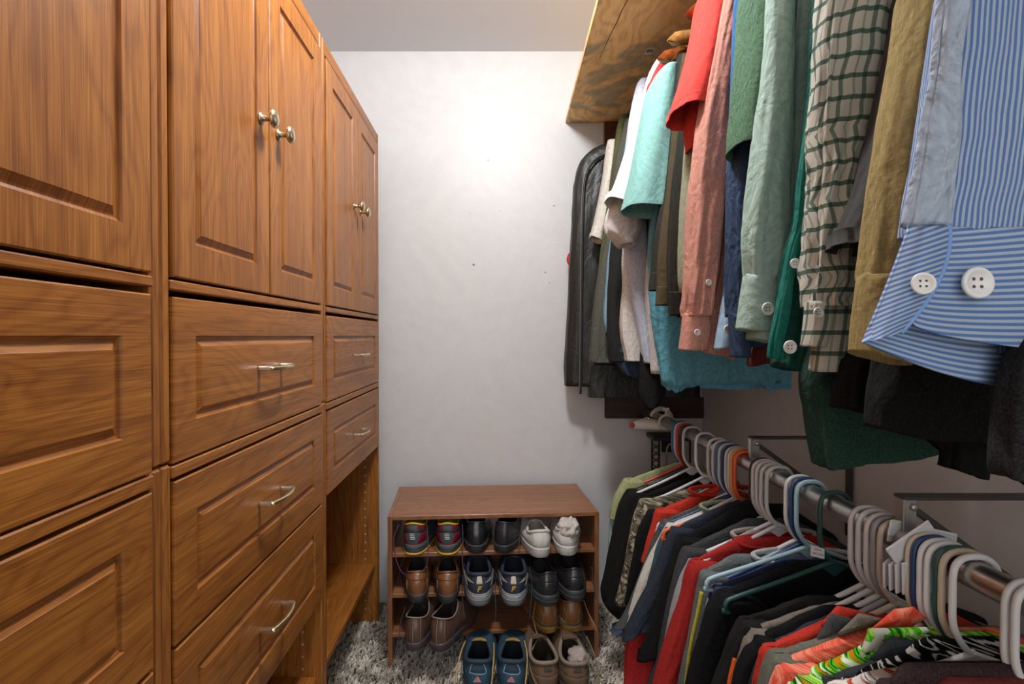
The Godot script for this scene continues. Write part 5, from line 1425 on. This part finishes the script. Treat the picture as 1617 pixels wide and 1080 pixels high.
	q = {"L": 0.30, "wh": 0.039, "wb": 0.052, "heel_h": 0.098, "throat_h": 0.105, "dip": 0.012, "hs": 0.032, "fs": 0.026, "cw": 0.034, "upper": navy, "sole": plain_mat("sole_grey", Color(0.34, 0.36, 0.37), 0.6), "lining": plain_mat("lining_navy", Color(0.022, 0.027, 0.04), 0.9), "rim": navy, "rim_r": 0.0055, "tongue": navy,
		"patches": [["side_panel", greyp, 0.62, 1.7, 0.30, 0.95, 1.7, 0.62, 0.0016], ["side_panel", greyp, -1.7, -0.62, 0.30, -1.7, -0.95, 0.62, 0.0016], ["side_panel", greyp, 0.16, 1.0, 0.60, 0.9, 1.5, 0.82, 0.0015], ["side_panel", greyp, -1.0, -0.16, 0.60, -1.5, -0.9, 0.82, 0.0015], ["pull_tab", plain_mat("tab_cream", Color(0.62, 0.55, 0.42), 0.7), -0.10, 0.10, 0.56, -0.07, 0.07, 0.92, 0.0034], ["midsole_edge", plain_mat("shoe_grey2", Color(0.42, 0.43, 0.43), 0.6), -1.3, 1.3, 0.0, -1.2, 1.2, 0.10, 0.003]],
		"band": [["midsole_groove", 0.55, 0.0018, 0.0004, plain_mat("groove", Color(0.20, 0.22, 0.24), 0.7)], ["outsole", 0.06, 0.003, -0.0012, rubber]]}
	g = "navy and grey trainers"
	# letter F, slanted, drawn as an outline with rounded bar ends
	var F := [[Vector2(-0.0065, -0.008), Vector2(-0.0035, -0.008), Vector2(-0.0005, 0.008), Vector2(-0.0035, 0.008)], [Vector2(-0.003, 0.005), Vector2(0.0075, 0.005), Vector2(0.0081, 0.008), Vector2(-0.0025, 0.008)], [Vector2(-0.004, -0.001), Vector2(0.0045, -0.001), Vector2(0.0051, 0.002), Vector2(-0.0035, 0.002)]]
	for e in [[757, "navy and grey trainer with yellow letter on its heel, left of its pair", 0.05], [811, "navy and grey trainer with yellow letter on its heel, right of its pair", -0.05]]:
		b = shoe("trainer", e[1], g, put.call(e[0], 1.665, s3 - 0.002), e[2], q)
		flat_logo(b, F, shoe_at(q, 0.0, 0.36) + Vector3(0, 0, 0.0016), -0.12, yel)
	var dk := plain_mat("lace_dark", Color(0.03, 0.035, 0.05), 0.8)
	lace(get_node("trainer_002"), [[733, 890, 1.70], [730, 925, 1.69], [731, 955, 1.68], [734, 976, 1.66]], 0.0017, dk)
	lace(get_node("trainer_003"), [[784, 905, 1.69], [782, 935, 1.68], [783, 960, 1.66], [782, 982, 1.65]], 0.0017, dk)
	lace(get_node("trainer_003"), [[836, 895, 1.70], [840, 925, 1.69], [838, 955, 1.67], [836, 978, 1.66]], 0.0017, dk)
	# --- black chunky shoes
	q = {"L": 0.30, "wh": 0.040, "wb": 0.053, "heel_h": 0.100, "throat_h": 0.088, "hs": 0.034, "fs": 0.026, "cw": 0.031, "peak": 0.006, "upper": blk, "sole": plain_mat("sole_blue_black", Color(0.05, 0.06, 0.065), 0.5), "lining": black_lining, "rim": blk, "rim_r": 0.003, "welt": 0.003, "patches": [["back_strap", blk, -0.5, 0.5, 0.22, -0.22, 0.22, 0.6, 0.0016], ["back_strap", blk, -0.22, 0.22, 0.6, -0.5, 0.5, 0.97, 0.0016]], "lines": [["seam", rubber, [[-1.3, 0.18], [0.0, 0.22], [1.3, 0.18]], 0.0009], ["seam", rubber, [[-0.52, 0.24], [-0.24, 0.6], [-0.52, 0.96]], 0.0008], ["seam", rubber, [[0.52, 0.24], [0.24, 0.6], [0.52, 0.96]], 0.0008]], "band": [["sole_groove", 0.5, 0.002, 0.0002, rubber]]}
	g = "chunky black leather shoes"
	shoe("walking_shoe", "chunky black leather shoe beside the navy trainers on the middle shelf", g, put.call(869, 1.655, s3), 0.16, q)
	b = shoe("walking_shoe", "chunky black leather shoe at the right end of the middle shelf", g, put.call(910, 1.685, s3), 0.03, q)
	lace(b, [[934, 895, 1.73], [938, 920, 1.72], [940, 940, 1.71], [941, 945, 1.70]], 0.0018, dk)
	# --- brown oxfords, lower shelf
	var brn := leather("leather_brown", Color(0.115, 0.062, 0.043), 0.38, 0.35)
	q = {"L": 0.30, "wh": 0.034, "wb": 0.050, "heel_h": 0.103, "throat_h": 0.098, "dip": 0.014, "hs": 0.026, "cw": 0.030, "upper": brn, "sole": plain_mat("sole_plum", Color(0.085, 0.06, 0.065), 0.6), "lining": brown_lining, "rim": plain_mat("rim_sand", Color(0.34, 0.27, 0.21), 0.7), "rim_r": 0.0022, "welt": 0.003, "lines": [["seam", pale, [[0.0, 0.02], [0.0, 0.5], [0.0, 0.96]], 0.0006], ["seam", pale, [[0.42, 0.02], [0.40, 0.5], [0.46, 0.96]], 0.0006]]}
	g = "dark brown lace-up shoes"
	a = shoe("lace_up_shoe", "dark brown lace-up shoe leftmost on the lowest shelf", g, put.call(651, 1.635, s4), -0.10, q)
	lace(a, [[640, 958, 1.70], [632, 985, 1.68], [630, 1010, 1.65], [625, 1035, 1.63]], 0.0015, dk)
	lace(a, [[648, 962, 1.72], [660, 954, 1.70], [672, 960, 1.71]], 0.0015, dk)
	b = shoe("lace_up_shoe", "dark brown lace-up shoe turned outwards, right of its twin on the lowest shelf", g, put.call(689, 1.632, s4), -0.30, q)
	lace(b, [[714, 955, 1.72], [718, 985, 1.68], [716, 1020, 1.65], [718, 1050, 1.63]], 0.0015, dk)
	# --- tan duck shoes
	var duck := leather("leather_duck", Color(0.30, 0.125, 0.035), 0.38, 0.3)
	var gum := plain_mat("gum_sole", Color(0.52, 0.30, 0.075), 0.65)
	q = {"L": 0.29, "wh": 0.037, "wb": 0.050, "heel_h": 0.100, "throat_h": 0.095, "hs": 0.028, "fs": 0.024, "cw": 0.030, "upper": duck, "sole": gum, "lining": brown_lining, "welt": 0.004, "lines": [["stitch", pale, [[-0.35, 0.10], [-0.24, 0.5], [-0.22, 0.9]], 0.0007], ["stitch", pale, [[0.35, 0.10], [0.24, 0.5], [0.22, 0.9]], 0.0007], ["stitch", pale, [[-1.2, 0.75], [-0.5, 0.66], [-0.3, 0.45]], 0.0007], ["stitch", pale, [[1.2, 0.75], [0.5, 0.66], [0.3, 0.45]], 0.0007]], "patches": [["back_strap", duck, -0.32, 0.32, 0.05, -0.2, 0.2, 0.97, 0.0015]], "band": [["rand", 1.0, 0.0028, 0.0016, plain_mat("rand", Color(0.10, 0.085, 0.10), 0.7)], ["sole_speckle", 0.5, 0.0012, 0.0006, plain_mat("speckle", Color(0.28, 0.14, 0.04), 0.8)]]}
	g = "tan leather shoes with gum soles"
	a = shoe("leather_shoe", "tan leather shoe with a speckled gum sole, left one under the black shoes", g, put.call(868, 1.735, s4), 0.10, q)
	var tl := plain_mat("lace_tan", Color(0.42, 0.24, 0.09), 0.8)
	lace(a, [[846, 950, 1.78], [842, 975, 1.74], [848, 1000, 1.72], [853, 1012, 1.70]], 0.0018, tl)
	b = shoe("leather_shoe", "tan leather shoe with a speckled gum sole, right one under the black shoes", g, put.call(905, 1.742, s4), -0.02, q)
	lace(b, [[922, 948, 1.80], [930, 970, 1.77], [938, 985, 1.75], [942, 996, 1.74]], 0.002, tl)
	# --- blue trainers on the carpet
	var blue := plain_mat("shoe_blue", Color(0.035, 0.10, 0.16), 0.65)
	var dblue := plain_mat("shoe_dark_blue", Color(0.025, 0.05, 0.075), 0.7)
	var orange := plain_mat("shoe_orange", Color(0.70, 0.36, 0.06), 0.7)
	q = {"L": 0.30, "wh": 0.043, "wb": 0.054, "heel_h": 0.116, "throat_h": 0.116, "c1": 0.42, "dip": 0.012, "hs": 0.034, "fs": 0.026, "cw": 0.036, "upper": blue, "sole": plain_mat("sole_blue_grey", Color(0.10, 0.14, 0.17), 0.6), "lining": plain_mat("lining_ink", Color(0.02, 0.024, 0.032), 0.9), "rim": dblue, "rim_r": 0.007, "tongue": plain_mat("tongue_amber", Color(0.50, 0.33, 0.08), 0.85), "tongue_h": 0.140,
		"patches": [["heel_tab", dblue, -0.30, 0.30, 0.66, -0.20, 0.20, 0.92, 0.0026], ["heel_panel", dblue, 0.55, 1.5, 0.30, 0.8, 1.5, 0.62, 0.0014], ["heel_panel", dblue, -1.5, -0.55, 0.30, -1.5, -0.8, 0.62, 0.0014], ["heel_cup", orange, 0.85, 1.6, 0.0, 0.85, 1.6, 0.14, 0.003]],
		"lines": [["stitch", plain_mat("stitch_ice", Color(0.50, 0.62, 0.68), 0.7), [[-0.34, 0.62], [0.0, 0.60], [0.34, 0.62], [0.24, 0.9], [0.0, 0.93], [-0.24, 0.9], [-0.34, 0.62]], 0.0009], ["side_stripe", mats.stitch_white, [[-0.95, 0.22], [-1.15, 0.50]], 0.002], ["side_stripe", mats.stitch_white, [[-1.1, 0.20], [-1.3, 0.48]], 0.002], ["side_stripe", mats.stitch_white, [[-1.25, 0.18], [-1.45, 0.46]], 0.002], ["side_stripe", mats.stitch_white, [[0.95, 0.22], [1.15, 0.50]], 0.002], ["side_stripe", mats.stitch_white, [[1.1, 0.20], [1.3, 0.48]], 0.002], ["side_stripe", mats.stitch_white, [[1.25, 0.18], [1.45, 0.46]], 0.002]]}
	g = "blue trainers with amber tongues"
	# three slanted bars that step up to a peak
	var bars := [[Vector2(-0.0125, -0.006), Vector2(-0.007, -0.006), Vector2(-0.0095, -0.0015), Vector2(-0.013, -0.0040)], [Vector2(-0.0058, -0.006), Vector2(0.0004, -0.006), Vector2(-0.0052, 0.0042), Vector2(-0.0090, 0.0012)], [Vector2(0.0016, -0.006), Vector2(0.0105, -0.006), Vector2(0.0015, 0.0095), Vector2(-0.0040, 0.0062)]]
	var pink := plain_mat("logo_pink", Color(0.66, 0.26, 0.24), 0.6)
	for e in [[754, "blue trainer with three pink bars on the heel, left of its pair on the carpet", -0.03], [808, "blue trainer with three pink bars on the heel, right of its pair on the carpet", -0.08]]:
		b = shoe("trainer", e[1], g, put.call(e[0], 1.56, fl), e[2], q)
		flat_logo(b, bars, shoe_at(q, 0.0, 0.42) + Vector3(0, 0, 0.0018), -0.12, pink)
	var ol := plain_mat("lace_orange", Color(0.58, 0.36, 0.12), 0.8)
	lace(get_node("trainer_004"), [[735, 1012, 1.68], [728, 1030, 1.62], [722, 1055, 1.58], [717, 1085, 1.55]], 0.0022, ol)
	lace(get_node("trainer_005"), [[780, 1015, 1.68], [780, 1035, 1.60], [778, 1060, 1.56], [776, 1085, 1.54]], 0.0022, ol)
	lace(get_node("trainer_005"), [[828, 1012, 1.68], [832, 1030, 1.62], [832, 1055, 1.58], [829, 1085, 1.55]], 0.0022, ol)
	# --- brown suede shoes on the carpet
	var suede := leather("suede", Color(0.165, 0.10, 0.058), 0.85, 0.0)
	q = {"L": 0.30, "wh": 0.041, "wb": 0.054, "heel_h": 0.112, "throat_h": 0.112, "dip": 0.010, "hs": 0.036, "fs": 0.028, "cw": 0.036, "upper": suede, "sole": plain_mat("sole_taupe", Color(0.11, 0.10, 0.09), 0.7), "lining": plain_mat("lining_umber", Color(0.05, 0.04, 0.03), 0.9), "rim": plain_mat("rim_taupe", Color(0.28, 0.22, 0.17), 0.8), "rim_r": 0.006, "tongue": suede, "tongue_h": 0.135, "patches": [["heel_tab", plain_mat("tab_umber", Color(0.07, 0.055, 0.04), 0.8), -0.13, 0.13, 0.70, -0.13, 0.13, 0.90, 0.002], ["heel_panel", suede, -1.2, 1.2, 0.02, -1.0, 1.0, 0.52, 0.002]], "lines": [["seam", brown_lining, [[-1.3, 0.70], [-0.6, 0.58], [0.0, 0.55], [0.6, 0.58], [1.3, 0.70]], 0.0009]]}
	g = "brown suede shoes"
	a = shoe("suede_shoe", "brown suede shoe with an empty dark opening, on the carpet", g, put.call(866, 1.56, fl), 0.12, q)
	b = shoe("suede_shoe", "brown suede shoe stuffed with a pale sock, on the carpet", g, put.call(914, 1.555, fl), 0.06, q)
	stuffed_cloth("pale crumpled sock stuffed in the right brown suede shoe", put.call(914, 1.625, fl + 0.094), Vector3(0.032, 0.026, 0.045), 8.0, Color(0.60, 0.52, 0.46))
	var kl := plain_mat("lace_khaki", Color(0.22, 0.17, 0.09), 0.8)
	lace(a, [[852, 1005, 1.70], [842, 1022, 1.66], [836, 1040, 1.63], [840, 1065, 1.58], [850, 1085, 1.54]], 0.0024, kl)
	lace(b, [[926, 1005, 1.70], [935, 1025, 1.64], [943, 1050, 1.59], [946, 1085, 1.54]], 0.0024, kl)
